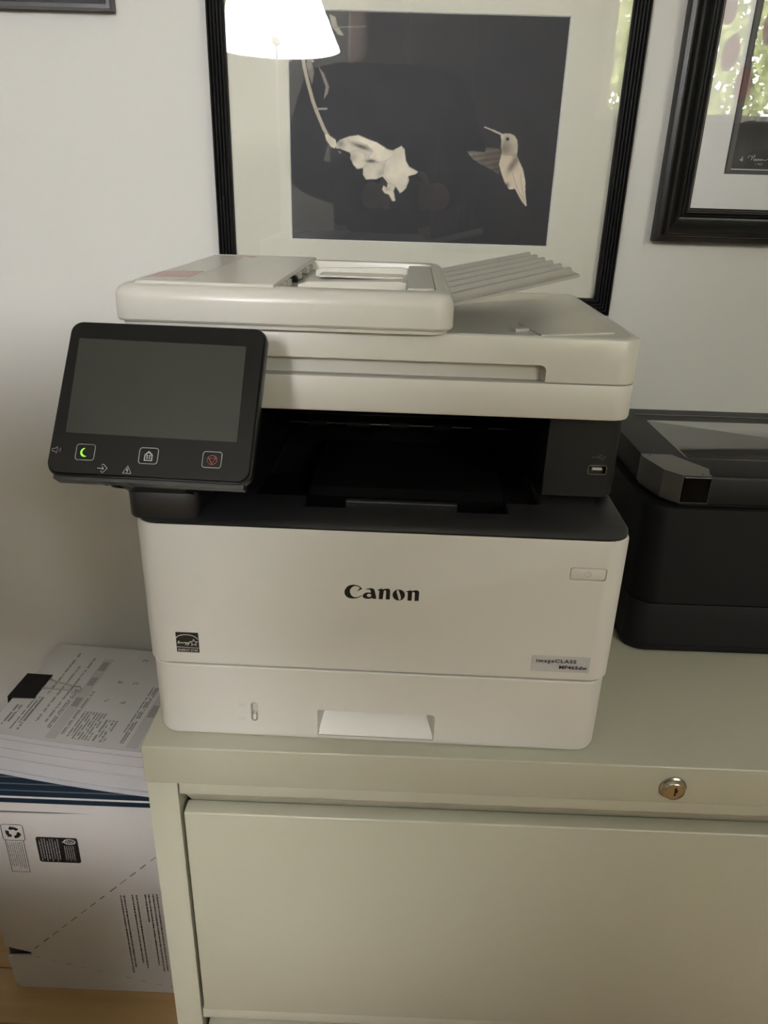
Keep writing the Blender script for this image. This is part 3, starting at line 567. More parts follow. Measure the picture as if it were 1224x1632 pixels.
# ================================================================ PICTURES
# --- hummingbird picture
p1 = empty('hummingbird_picture', (0, 0, 0), 'black reeded frame holding a dark photograph of a hummingbird and a flower', 'picture')
WYf = WY-0.0005
ribs = [(0, 0), (0, 0.016)]
for k in range(5):
    a = 0.0004+k*0.0041
    ribs += [(a+0.0002, 0.0185), (a+0.0011, 0.0205), (a+0.0022, 0.0208), (a+0.0034, 0.0196), (a+0.0039, 0.0170)]
ribs += [(0.0210, 0.0165), (0.0214, 0.008), (0.0214, 0)]
X0, X1, Z0, Z1 = -0.2290, 0.2868, 0.3140, 0.745
rails(X0, X1, Z0, Z1, ribs, M['frame_black'], p1, WYf)
def mat_board(x0, x1, z0, z1, h, y, m, par, t=0.0018, core=True):
    bm = new(); o = [(x0, z0), (x1, z0), (x1, z1), (x0, z1)]; i = [(h[0], h[2]), (h[1], h[2]), (h[1], h[3]), (h[0], h[3])]
    b = [(h[0]+t, h[2]+t), (h[1]-t, h[2]+t), (h[1]-t, h[3]-t), (h[0]+t, h[3]-t)]
    A = [bm.verts.new((a, y, c)) for a, c in o]; B = [bm.verts.new((a, y, c)) for a, c in i]; D = [bm.verts.new((a, y+0.0018, c)) for a, c in o]
    for k in range(4): bm.faces.new((A[k], A[(k+1) % 4], B[(k+1) % 4], B[k])); bm.faces.new((A[k], A[(k+1) % 4], D[(k+1) % 4], D[k]))
    r = obj('mat_board', bm, m, par)
    bm = new(); B = [bm.verts.new((a, y, c)) for a, c in i]; E = [bm.verts.new((a, y+0.0017, c)) for a, c in b]
    for k in range(4): bm.faces.new((B[k], B[(k+1) % 4], E[(k+1) % 4], E[k]))
    obj('mat_bevel', bm, M['mat_white'], r); return r
HX0, HX1, HZ0, HZ1 = -0.1352, 0.1966, 0.3975, 0.6508
mat_board(X0+0.018, X1-0.018, Z0+0.018, Z1-0.018, (HX0, HX1, HZ0, HZ1), WY-0.0090, M['mat_cream'], p1, 0.0012)
obj('glazing', box(new(), X0+0.0200, X1-0.0200, WY-0.0128, WY-0.0108, Z0+0.0200, Z1-0.0200), M['glass'], p1)
obj('backing', box(new(), X0+0.010, X1-0.010, WY-0.0060, WY-0.0005, Z0+0.010, Z1-0.010), M['black_matte'], p1)
nu, nv = 560, 430; U_, V_ = canvas(nu, nv); V0_ = 1-V_; asp = 0.3318/0.2533
n1 = vnoise(nu, nv, 40, 1); n2 = vnoise(nu, nv, 9, 2); n3 = vnoise(nu, nv, 22, 3)
img = np.zeros(U_.shape+(3,)); img[:] = (0.150, 0.155, 0.180); img += (n1[..., None]-0.5)*0.022+(n2[..., None]-0.5)*0.008
def paint(mask, rgb, soft=1.0):
    mk = mask.astype(float); k = (np.pad(mk, 1, mode='edge')); mk = (k[1:-1, 1:-1]*4+k[:-2, 1:-1]+k[2:, 1:-1]+k[1:-1, :-2]+k[1:-1, 2:])/8*soft
    img[:] = img*(1-mk[..., None])+np.asarray(rgb)*mk[..., None]
def line(pts, w, rgb, w1=None, soft=1.0):
    for k, (a, b) in enumerate(zip(pts, pts[1:])):
        ww = w+((w1 if w1 is not None else w)-w)*k/max(1, len(pts)-1)
        d = segd(U_, V0_, a, b, asp); mk = np.clip((ww-d)/0.0025+0.5, 0, 1)*soft; img[:] = img*(1-mk[..., None])+np.asarray(rgb)*mk[..., None]
cream = np.array((0.93, 0.89, 0.82))
shd = (1.0+0.08*n3)[..., None]*cream*(0.98+0.05*n2[..., None])
stem = [(0.0561, 0.159), (0.064, 0.2339), (0.0766, 0.2981), (0.0937, 0.3729), (0.1069, 0.4156), (0.1338, 0.4903), (0.152, 0.5276)]
line(stem, 0.0085, (0.74, 0.70, 0.64)); line([(0.1052, 0.407), (0.1434, 0.4045)], 0.0045, (0.66, 0.63, 0.58)); line([(0.0562, 0.1537), (0.0954, 0.2122)], 0.0045, (0.72, 0.70, 0.66))
line([(0.0561, 0.159), (0.040, 0.09), (0.022, 0.02)], 0.0065, (0.66, 0.64, 0.6))
for P, c in (([(0.1131, 0.228), (0.1352, 0.2599), (0.1529, 0.3133), (0.1483, 0.3402), (0.1327, 0.3682), (0.1403, 0.3135), (0.1218, 0.2547)], 0.52), ([(0.0734, 0.1931), (0.091, 0.2122), (0.0995, 0.255), (0.0917, 0.3086), (0.0797, 0.2659), (0.0713, 0.2231)], 0.46),
             ([(0.0208, 0.154), (0.0491, 0.1559), (0.0289, 0.1968), (0.0061, 0.226), (0.0134, 0.2666), (0.0, 0.2346)], 0.5), ([(0.1226, 0.1529), (0.158, 0.1526), (0.1686, 0.1739), (0.1445, 0.1902), (0.1269, 0.1743)], 0.55), ([(0.1541, 0.024), (0.1759, 0.0345), (0.182, 0.0666), (0.2066, 0.106), (0.1846, 0.1041), (0.1627, 0.0721)], 0.6)):
    paint(inpoly(U_, V0_, P), (shd*c/0.8), 0.9)
line([(0.17, 0.075), (0.28, 0.068)], 0.002, (0.5, 0.5, 0.5))
fl_ = [(0.1773, 0.5557), (0.1911, 0.5355), (0.2257, 0.5191), (0.2601, 0.5131), (0.2948, 0.5288), (0.3296, 0.5421), (0.3541, 0.5579), (0.3718, 0.5714), (0.3927, 0.5736), (0.4029, 0.5655), (0.4199, 0.5532), (0.4307, 0.5652), (0.439, 0.6174), (0.4503, 0.643), (0.4874, 0.6651), (0.4793, 0.6756), (0.4515, 0.6856), (0.4522, 0.7097), (0.4425, 0.7419), (0.4253, 0.7622), (0.4106, 0.7422), (0.402, 0.7343), (0.3968, 0.7544), (0.4049, 0.7986), (0.3978, 0.801), (0.3794, 0.7707), (0.3615, 0.7644), (0.3526, 0.7468), (0.3573, 0.7307), (0.3752, 0.7426), (0.3784, 0.7265), (0.353, 0.6906), (0.3321, 0.7028), (0.2898, 0.7057), (0.279, 0.6833), (0.2788, 0.6552), (0.2613, 0.661), (0.2436, 0.6435), (0.2316, 0.6155), (0.2329, 0.5913), (0.2155, 0.5835), (0.1911, 0.5733), (0.1772, 0.5718)]
paint(inpoly(U_, V0_, fl_), shd*0.93)
def fcp(P): return [((36.6+x/3.4)/423, (159+y/3.4)/366) for x, y in P]
for P, br in (([(278, 275), (330, 245), (390, 250), (385, 300), (350, 333), (295, 336)], 0.93), ([(208, 195), (250, 180), (285, 200), (290, 230), (300, 245), (270, 270), (245, 280), (225, 255)], 0.97),
              ([(390, 372), (385, 395), (400, 412), (420, 418), (440, 455), (452, 452), (442, 400), (420, 395), (425, 360), (410, 360), (412, 385)], 0.96),
              ([(400, 230), (445, 170), (480, 152), (497, 170), (505, 230), (525, 262), (570, 290), (520, 312), (520, 345), (500, 385), (480, 408), (455, 370), (420, 345), (385, 300)], 0.99),
              ([(195, 110), (250, 98), (300, 118), (350, 135), (400, 170), (438, 178), (440, 200), (400, 230), (350, 240), (310, 215), (330, 185), (300, 150), (250, 130), (205, 135)], 1.02)):
    q = fcp(P); line(q+[q[0]], 0.0026, cream*0.78, soft=0.5); cxm = sum(p[0] for p in q)/len(q); cym = sum(p[1] for p in q)/len(q)
    g = np.exp(-(((U_-cxm)*asp)**2+(V0_-cym)**2)/0.004); paint(inpoly(U_, V0_, q), shd*(br-0.06+0.08*g[..., None]), 0.95)
paint(inpoly(U_, V0_, [(0.1359, 0.512), (0.1497, 0.5142), (0.1773, 0.5357), (0.1807, 0.5557), (0.1738, 0.5735), (0.1599, 0.568), (0.1427, 0.54)]), shd*0.95)
paint(inpoly(U_, V0_, [(0.1842, 0.5798), (0.1981, 0.5877), (0.1967, 0.5973), (0.1876, 0.5918)]), (0.5, 0.48, 0.45))
inside = inpoly(U_, V0_, fl_)
def blob(cx, cy, rx, ry, dark, ang=0.0):
    c, s = math.cos(ang), math.sin(ang); dx, dy = (U_-cx)*asp, V0_-cy; a = (dx*c+dy*s)/rx; b = (-dx*s+dy*c)/ry
    g = np.exp(-(a*a+b*b))*dark*inside; img[:] = img*(1-g[..., None])
blob(0.272, 0.562, 0.040, 0.009, 0.55, 0.28); blob(0.308, 0.624, 0.024, 0.007, 0.55, 0.0); blob(0.195, 0.552, 0.020, 0.020, 0.3); blob(0.24, 0.61, 0.02, 0.02, 0.2)
blob(0.345, 0.675, 0.014, 0.022, 0.14, 0.9); blob(0.372, 0.745, 0.012, 0.012, 0.2)
brd = [(0.7907, 0.5776), (0.8488, 0.5826), (0.8629, 0.613), (0.8763, 0.641), (0.8888, 0.6932), (0.8932, 0.7494), (0.9026, 0.804), (0.8977, 0.8057), (0.8777, 0.7777), (0.8527, 0.7297), (0.8295, 0.7316), (0.8197, 0.714), (0.8118, 0.702), (0.7964, 0.662), (0.7853, 0.6219)]
wing = [(0.6622, 0.5684), (0.6913, 0.5665), (0.7298, 0.5718), (0.7321, 0.5516), (0.7528, 0.5498), (0.7808, 0.5536), (0.7943, 0.5695), (0.7931, 0.6137), (0.7885, 0.6701), (0.7588, 0.6463), (0.7154, 0.6226), (0.6877, 0.6028), (0.675, 0.5868)]
head = [(0.7824, 0.4932), (0.7972, 0.4874), (0.8143, 0.4865), (0.8321, 0.4943), (0.8451, 0.5127), (0.8493, 0.5408), (0.8491, 0.5866), (0.821, 0.5829), (0.7929, 0.5792), (0.7874, 0.5495), (0.787, 0.5213)]
st_ = 0.62+0.07*np.sin((V0_*1.0+U_*0.22)*260)+0.12*(n2-0.5)
wg = np.clip((U_-0.66)/0.13, 0, 1); paint(inpoly(U_, V0_, wing), np.stack([st_*0.80, st_*0.73, st_*0.66], -1)*(1.15-0.45*wg[..., None]), 0.85)
paint(inpoly(U_, V0_, brd), shd*np.array((0.93, 0.90, 0.88)))
paint(inpoly(U_, V0_, head), shd*(0.80+0.12*n2[..., None])*np.array((0.95, 0.93, 0.92)))
inside = inpoly(U_, V0_, brd) | inpoly(U_, V0_, head)
blob(0.832, 0.630, 0.016, 0.030, 0.42, 0.5); blob(0.800, 0.55, 0.028, 0.030, 0.28); blob(0.846, 0.60, 0.016, 0.02, 0.35); blob(0.82, 0.715, 0.012, 0.012, 0.5)
line([(0.7870, 0.4925), (0.7530, 0.4760), (0.7220, 0.4630)], 0.0042, (0.78, 0.76, 0.72), 0.0020)
d = np.hypot((U_-0.8091)*asp, V0_-0.5114); mk = np.clip((0.0125-d)/0.003, 0, 1)[..., None]; img[:] = img*(1-mk)+0.9*np.array((0.72, 0.68, 0.62))*mk; mk = np.clip((0.0085-d)/0.003, 0, 1)[..., None]; img[:] = img*(1-mk)+0.10*mk
line([(0.838, 0.66), (0.858, 0.72), (0.885, 0.775)], 0.0015, (0.55, 0.5, 0.45), soft=0.5); line([(0.868, 0.66), (0.880, 0.73), (0.893, 0.785)], 0.0015, (0.55, 0.5, 0.45), soft=0.5)
print_grid('photo_print', p1, (HX0-0.002, WY-0.0074, HZ0-0.002), (HX1-HX0+0.004, 0, 0), (0, 0, HZ1-HZ0+0.004), nu, nv, img)

# --- landscape picture on the right
p2 = empty('landscape_picture', (0, 0, 0), 'deep black moulded frame with small dark signed landscape photograph in a wide white mat', 'picture')
X0, X1, Z0, Z1 = 0.3305, 0.6775, 0.4088, 0.775
prof = [(0, 0), (0, 0.016), (0.0006, 0.0172), (0.0055, 0.0190), (0.0068, 0.0175), (0.0076, 0.0175), (0.0086, 0.0225), (0.0105, 0.0250), (0.0135, 0.0255), (0.0160, 0.0235), (0.0200, 0.0170), (0.0260, 0.0135), (0.0292, 0.0132), (0.0300, 0.0160), (0.0315, 0.0170), (0.0328, 0.0155), (0.0336, 0.0135), (0.0350, 0.0150), (0.0366, 0.0145), (0.0378, 0.0120), (0.0392, 0.0122), (0.0405, 0.0105), (0.0405, 0)]
rails(X0, X1, Z0, Z1, prof, M['frame_wood'], p2, WYf)
for a, h in ((0.0071, 0.0178), (0.0382, 0.0126)):
    rails(X0, X1, Z0, Z1, [(a-0.0004, h), (a-0.0004, h+0.0004), (a+0.0004, h+0.0004), (a+0.0004, h)], M['frame_rub'], p2, WYf, name='rubbed_line')
QX0, QX1, QZ0, QZ1 = 0.4067, 0.5990, 0.4890, 0.690
mat_board(X0+0.036, X1-0.036, Z0+0.036, Z1-0.036, (QX0, QX1, QZ0, QZ1), WY-0.0065, M['mat_white'], p2, 0.0008)
obj('glazing', box(new(), X0+0.0390, X1-0.0390, WY-0.0100, WY-0.0082, Z0+0.0390, Z1-0.0390), M['glass'], p2)
obj('backing', box(new(), X0+0.010, X1-0.010, WY-0.0035, WY-0.0005, Z0+0.010, Z1-0.010), M['black_matte'], p2)
nu, nv = 300, 310; U_, V_ = canvas(nu, nv); n1 = vnoise(nu, nv, 26, 11); n2 = vnoise(nu, nv, 6, 12); n4 = vnoise(nu, nv, 60, 13)
xm = 0.4067+U_*0.1923; zm = 0.489+V_*0.201
img = np.zeros(U_.shape+(3,)); img[:] = 0.16
inn = (xm > 0.4175) & (xm < 0.589) & (zm > 0.4985) & (zm < 0.679)
bar = (xm > 0.4110) & (xm < 0.4165); img[bar] = 0.36; img[(zm < 0.4945)] = 0.30; img[(zm < 0.4915)] = 0.13
ridge = 0.5455+0.005*np.sin(xm*60)-0.10*(xm-0.42)+0.004*n1
sky = np.clip(0.42+0.22*n1+0.12*n2+0.1*n4, 0, 1); land = 0.13+0.12*n1*n4+0.10*n2*n1
v = np.where(zm > ridge, sky, land)+0.08*np.exp(-((xm-0.43)**2+(zm-0.515)**2)/0.0002)
img[inn] = v[inn][:, None]*np.array((1.0, 1.0, 0.97))
ln = (np.abs(zm-0.4965) < 0.0006) & (xm > 0.4165) & (xm < 0.590); img[ln] = 0.85
print_grid('photo_print', p2, (QX0-0.0015, WY-0.0050, QZ0-0.0015), (QX1-QX0+0.003, 0, 0), (0, 0, QZ1-QZ0+0.003), nu, nv, img)
bm = new(); Y = WY-0.0053
def sg(pts, x, z, s, w=0.00035): strip(bm, [(x+a*s, z+b*s) for a, b in pts], w, Y)
sg([(0.3, 0), (0.55, 0.9), (0.7, 1.0), (0.9, 0.2), (0, 0.25), (0.3, 0.02), (1.0, -0.05)], 0.4235, 0.5050, 0.0042, 0.0006)
sg([(0, 0.6), (0.35, 1.15), (0.9, 1.1), (1.3, 0.9), (1.0, 0.1), (1.15, 0.7), (1.5, 1.3), (1.9, 1.35), (1.6, 0.4), (1.75, 0), (2.2, 0.5), (2.0, 0.0), (2.5, 0.45), (2.4, 0.0), (2.7, 0.1), (2.85, 0.5), (2.8, 0.05), (3.1, 0.5), (3.2, 0.05), (3.5, 0.45), (3.6, 0.0), (3.9, 0.5), (4.1, 0.1), (4.5, 0.3), (4.9, 0.1), (5.4, 0.5)], 0.4330, 0.5052, 0.0046, 0.0005)
for q, ox in (([(0, 0), (0.1, 1)], 0), ([(0.8, 0.6), (0.3, 0.6), (0.4, 1), (0.8, 0.9), (0.6, 0)], 1), ([(0.8, 1), (0.2, 0.6), (0.2, 0.1), (0.7, 0.1), (0.6, 0.5), (0.2, 0.5)], 2), ([(0.5, 0.5), (0.2, 0.9), (0.7, 0.9), (0.2, 0.2), (0.6, 0), (0.5, 0.5)], 3)):
    sg([(a*0.8+ox, b) for a, b in q], 0.4440, 0.5005, 0.0022, 0.0003)
obj('signature', bm, M['white_ink'], p2)

# --- third picture, only its corner is in view
p3 = empty('slate_framed_picture', (0, 0, 0), 'narrow slate black frame whose lower right corner shows at top left', 'picture')
X0, X1, Z0, Z1 = -0.640, -0.3392, 0.6435, 0.90
rails(X0, X1, Z0, Z1, [(0, 0), (0, 0.014), (0.0012, 0.0165), (0.0052, 0.0165), (0.0062, 0.0150), (0.0125, 0.0085), (0.0130, 0.0060), (0.0130, 0)], M['frame_slate'], p3, WYf)
mat_board(X0+0.011, X1-0.011, Z0+0.011, Z1-0.011, (X0+0.06, X1-0.06, Z0+0.06, Z1-0.06), WY-0.0055, M['mat_white'], p3, 0.0008)
obj('glazing', box(new(), X0+0.0125, X1-0.0125, WY-0.0085, WY-0.0068, Z0+0.0125, Z1-0.0125), M['glass'], p3)
obj('backing', box(new(), X0+0.008, X1-0.008, WY-0.0035, WY-0.0005, Z0+0.008, Z1-0.008), M['mat_cream'], p3)

# ================================================================ PAPER CARTON
BY = 0.2255; BX0, BX1, BZ1 = -0.5560, -0.2250, -0.3165
cb_ = empty('paper_carton', (0, 0, FZ), 'white cardboard paper carton standing on end beside the cabinet, navy striped top', 'carton')
def kb(name, bm, m, par=None, **k): bm.transform(Matrix.Translation((0, 0, -FZ))); return obj(name, bm, m, par or cb_, **k)
# front panel with the torn notch at its left edge
outl = [(-0.5560, -0.6100), (-0.5510, -0.6095), (-0.5178, -0.6195), (-0.5172, -0.6235), (-0.5190, -0.6262), (-0.5540, -0.6300), (-0.5565, -0.6345), (-0.5480, FZ+0.0005), (BX1, FZ+0.0005), (BX1, -0.3350), (-0.30, -0.3342), (-0.38, -0.3345), (-0.44, -0.3375), (-0.5560, -0.3395)]
bm = new(); T_ = tessellate_polygon([[Vector((a, b, 0)) for a, b in outl]])
va = [bm.verts.new((a, BY, b)) for a, b in outl]; vb = [bm.verts.new((a, BY+0.003, b)) for a, b in outl]
for t in T_: bm.faces.new([va[i] for i in t]); bm.faces.new([vb[i] for i in t])
for i in range(len(outl)): bm.faces.new((va[i], va[i-1], vb[i-1], vb[i]))
fp = kb('front_panel', bm, M['card'])
kb('top_strip', bbox(-0.5575, BX1+0.0010, BY-0.0016, BY+0.003, -0.3335, BZ1-0.0008, 0.0006, 1), M['card'])
kb('torn_edge', bbox(-0.5560, BX1, BY+0.0010, BY+0.0040, -0.342, -0.331, 0), M['card_dark'])
kb('side_panel', box(new(), -0.5560, -0.5530, BY+0.0035, 0.478, FZ+0.0005, BZ1-0.001), M['card'])
kb('side_panel', box(new(), BX1-0.003, BX1, BY+0.0035, 0.478, FZ+0.0005, BZ1-0.001), M['card'])
kb('back_panel', box(new(), -0.5560, BX1, 0.478, 0.481, FZ+0.0005, BZ1-0.001), M['card'])
tp_ = kb('top_panel', box(new(), -0.5575, BX1+0.001, BY-0.0015, 0.482, BZ1-0.0010, BZ1+0.0008), M['navy'])
kb('printed_stripe', box(new(), -0.5575, BX1+0.001, BY-0.0018, BY+0.0012, BZ1-0.0012, BZ1+0.0001), M['navy'], tp_)
for k in range(9):
    y0 = BY+0.0045+k*0.0125; kb('printed_stripe', box(new(), -0.5570, BX1+0.0005, y0, y0+(0.0032 if k == 0 else 0.0020), BZ1+0.0008, BZ1+0.0010), M['white_ink'] if k == 0 else M['navy_line'], tp_)
# carton printing
yq = BY-0.0004
def pbm(pts_list, name, m, w=0.0011, par=fp):
    bm = new()
    for pts in pts_list: strip(bm, pts, w, yq)
    return kb(name, bm, m, par)
def rl(x0, x1, z0, z1, r): q = rr(x0, x1, z0, z1, r, 0, 5); return q+[q[0]]
bm = new(); strip(bm, rl(-0.5190, -0.4882, -0.3890, -0.3597, 0.004), 0.0010, yq); strip(bm, [(-0.5168, -0.389), (-0.5168, -0.4492), (-0.4912, -0.4492), (-0.4912, -0.389)], 0.0009, yq)
for k in range(3):
    A0 = PI/2+2*PI*k/3; arc = [(-0.5034+0.0083*math.cos(a), -0.3745+0.0083*math.sin(a)) for a in [A0-0.95+1.15*j/8 for j in range(9)]]; strip(bm, arc, 0.0052, yq)
    a = A0+0.38; c_, s_ = math.cos(a), math.sin(a); b0 = A0+0.2
    flat([[(-0.5034+0.0040*math.cos(b0), -0.3745+0.0040*math.sin(b0)), (-0.5034+0.0126*math.cos(b0), -0.3745+0.0126*math.sin(b0)), (-0.5034+0.0083*math.cos(b0+0.55), -0.3745+0.0083*math.sin(b0+0.55))]], lambda a, b, h: (a, yq, b), bm=bm)
kb('recycling_mark', bm, M['ink'], fp)
bm = new(); rng = random.Random(4)
def textcol(bm, x, z1, z0, w, y=yq, dx=0.0):
    z = z1
    while z > z0:
        l = rng.uniform(0.0012, 0.0048); zz = max(z-l, z0); strip(bm, [(x+dx*(z1-z), z), (x+dx*(z1-zz), zz)], w*rng.uniform(0.75, 1.05), y); z = zz-rng.uniform(0.0004, 0.0011)
for k in range(8): textcol(bm, -0.5145+k*0.00285, -0.3925, -0.3925-rng.uniform(0.044, 0.052), 0.0011)
kb('recycling_text', bm, M['carton_ink'], fp)
lb = kb('care_label', loft(new(), [[(a, y, b) for a, b in rr(-0.4735, -0.4148, -0.4282, -0.3808, 0.0035, 0, 5)] for y in (BY-0.0003, BY+0.0003)]), M['ink'], fp)
bm = new()
for k in range(8): textcol(bm, -0.4690+k*0.0037, -0.3835-0.004*(k % 3 == 0), -0.4255+0.004*(k % 2), 0.0015, yq-0.0002)
for k in range(5): textcol(bm, -0.4345+k*0.0030, -0.3960, -0.4235+0.003*(k % 2), 0.0011, yq-0.0002)
kb('label_text', bm, M['icon'], lb)
bm = new(); flat([[(-0.4262+0.0085*math.cos(a), -0.3877+0.0050*math.sin(a)) for a in [2*PI*k/20 for k in range(20)]], [(-0.4262+0.0070*math.cos(a), -0.3877+0.0036*math.sin(a)) for a in [2*PI*k/20 for k in range(20)]]], lambda a, b, h: (a, yq-0.0002, b), bm=bm)
strip(bm, [(-0.4370, -0.3895), (-0.4345, -0.3880), (-0.4310, -0.3850)], 0.0010, yq-0.0002); strip(bm, [(-0.4310, -0.3895), (-0.4290, -0.3860), (-0.4275, -0.3895)], 0.0009, yq-0.0002); strip(bm, [(-0.4255, -0.3860), (-0.4255, -0.3895), (-0.4225, -0.3890), (-0.4225, -0.3862)], 0.0009, yq-0.0002)
kb('label_emblem', bm, M['white_ink'], lb)
bm = new()
for x, z1, z0 in ((-0.3660, -0.489, -0.655), (-0.3610, -0.489, -0.643), (-0.3488, -0.487, -0.634), (-0.3428, -0.487, -0.644), (-0.3299, -0.485, -0.543), (-0.3248, -0.484, -0.636), (-0.3185, -0.484, -0.650), (-0.3130, -0.484, -0.648), (-0.3020, -0.483, -0.64), (-0.296, -0.483, -0.63)): textcol(bm, x, z1, z0, 0.0025, yq, 0.012)
kb('carton_text', bm, M['carton_ink'], fp)
bm = new()
def dashes(a, b, n, w, duty):
    for k in range(n):
        t0 = (k+0.2)/n; t1 = (k+0.2+duty*rng.uniform(0.7, 1.1))/n; P = lambda t: (a[0]+(b[0]-a[0])*t, a[1]+(b[1]-a[1])*t); strip(bm, [P(t0), P(t1)], w*rng.uniform(0.6, 1.2), yq)
dashes((-0.5143, -0.6138), (-0.2700, -0.3735), 15, 0.0016, 0.6); dashes((-0.5164, -0.6267), (-0.2700, -0.697), 11, 0.0008, 0.4)
kb('perforation', bm, M['card_dark'], fp)

# ================================================================ PAPER STACK + BINDER CLIP
TZ = -0.2420; BZs = BZ1+0.0011
ps = empty('document_stack', (-0.40, 0.36, BZs), 'thick stack of clipped printed white documents lying on the striped carton', 'paper')
loc = Matrix.Translation((0.40, -0.36, -BZs))
FL, FRr, BRr, BLr = (-0.5450, 0.2760), (-0.2560, 0.2400), (-0.2300, 0.468), (-0.5330, 0.4930)
nS = 9; rng = random.Random(9)
for k in range(nS):
    z0 = BZs+(TZ-BZs)*k/nS; z1 = BZs+(TZ-BZs)*(k+1)/nS
    j = lambda: rng.uniform(-0.0022, 0.0022)
    ox, oy = j(), j()
    fr = [(FL[0]+(FRr[0]-FL[0])*t+ox, FL[1]+(FRr[1]-FL[1])*t+oy-0.0035*math.sin(PI*t*1.1)-0.006*(1-k/nS)*t) for t in [i/10 for i in range(11)]]
    pts = fr+[(BRr[0]+ox, BRr[1]), (BLr[0]+ox, BLr[1])]
    if k == nS-1: pts = [(x-ox, y-oy) for x, y in pts[:11]]+[BRr, BLr]
    bm = loft(new(), [[(x, y, z) for x, y in pts] for z in (z0+0.0001, z1-0.0003)]); bm.transform(loc)
    obj('paper_sheaf', bm, M['sheets'], ps, smooth=30)
nu, nv = 260, 230; U_, V_ = canvas(nu, nv); img = np.zeros(U_.shape+(3,)); img[:] = (0.735, 0.73, 0.725); nz = vnoise(nu, nv, 3, 31); nzb = vnoise(nu, nv, 30, 30)
img += (nzb[..., None]-0.5)*0.02
def cols(u0, u1, v0, v1, n, dark, w=0.55):
    r = random.Random(int(u0*1000+v0*7)); st = (u1-u0)/n
    for k in range(n):
        a = u0+k*st; e = v0+r.uniform(0, 0.25)*(v1-v0) if r.random() < 0.4 else v0
        mk = (U_ >= a) & (U_ < a+st*w) & (V_ > e) & (V_ < v1) & (nz > 0.3); img[mk] -= dark
def band(u0, u1, v0, v1, dark): img[(U_ > u0) & (U_ < u1) & (V_ > v0) & (V_ < v1)] -= dark
cols(0.05, 0.085, 0.08, 0.28, 2, 0.28); cols(0.105, 0.16, 0.05, 0.38, 3, 0.3); cols(0.15, 0.165, 0.42, 0.90, 1, 0.25)
cols(0.20, 0.22, 0.12, 0.75, 1, 0.22); cols(0.245, 0.262, 0.06, 0.86, 1, 0.22); cols(0.275, 0.30, 0.10, 0.5, 2, 0.25)
band(0.30, 0.355, 0.02, 0.86, 0.07); band(0.31, 0.345, 0.33, 0.42, 0.12); band(0.31, 0.345, 0.55, 0.64, 0.12); band(0.31, 0.345, 0.72, 0.82, 0.12); cols(0.365, 0.385, 0.06, 0.50, 2, 0.28)
cols(0.40, 0.52, 0.04, 0.30, 8, 0.28, 0.5); cols(0.53, 0.60, 0.04, 0.24, 4, 0.25, 0.5)
for u, v in ((0.47, 0.62), (0.55, 0.62), (0.47, 0.42), (0.55, 0.42), (0.52, 0.88), (0.60, 0.88)):
    mk = (np.abs(U_-u) < 0.014) & (np.abs(V_-v) < 0.012) & (nz > 0.42); img[mk] -= 0.2
cols(0.65, 0.69, 0.05, 0.60, 3, 0.28); band(0.70, 0.76, 0.02, 0.9, 0.07); band(0.71, 0.75, 0.30, 0.42, 0.12); band(0.71, 0.75, 0.55, 0.66, 0.12); cols(0.77, 0.93, 0.05, 0.30, 11, 0.28, 0.5)
pg = print_grid('top_page', ps, (0, 0, 0), (1, 0, 0), (0, 1, 0), nu, nv, img, print_mat('page_print', 0.85))
co = np.empty(len(pg.data.vertices)*3); pg.data.vertices.foreach_get('co', co); co = co.reshape(-1, 3)
u, v = co[:, 0:1], co[:, 1:2]; A_, B_, C_, D_ = [np.array((*p, 0)) for p in (FL, FRr, BRr, BLr)]
P = (A_*(1-u)+B_*u)*(1-v)+(D_*(1-u)+C_*u)*v; P[:, 1] += -0.0035*np.sin(PI*u[:, 0]*1.1)*(1-v[:, 0])
P[:, 2] = TZ+0.0004; P += np.array((0.40, -0.36, -BZs)); pg.data.vertices.foreach_set('co', P.reshape(-1)); pg.data.update()

bc = empty('binder_clip', (-0.53, 0.38, TZ), 'black steel binder clip gripping the left edge of the document stack', 'binder clip')
lc = Matrix.Translation((0.53, -0.38, -TZ))
q = [(-0.5470, TZ-0.0125), (-0.5458, TZ-0.0130), (-0.5440, TZ+0.0005), (-0.5060, TZ+0.0012), (-0.5060, TZ+0.0022), (-0.5450, TZ+0.0035)]
bm = new(); loft(bm, [[(x+dx, yy, z) for x, z in q] for yy, dx in ((0.3480, -0.003), (0.4050, 0.0))]); bm.transform(lc); obj('clip_body', bm, M['black_matte'], bc, smooth=30)
bm = tube([(-0.5060, 0.3930, TZ+0.0025)]+[(-0.4600, 0.3780, TZ+0.0025), (-0.4530, 0.3785, TZ+0.0022), (-0.4490, 0.3735, TZ+0.0022), (-0.4490, 0.3670, TZ+0.0022), (-0.4530, 0.3625, TZ+0.0022), (-0.4585, 0.3625, TZ+0.0022), (-0.4610, 0.3670, TZ+0.0022), (-0.4700, 0.3690, TZ+0.0024), (-0.5080, 0.3720, TZ+0.0025)], 0.0009, 8); bm.transform(lc); obj('clip_handle', bm, M['steel'], bc, smooth=60)

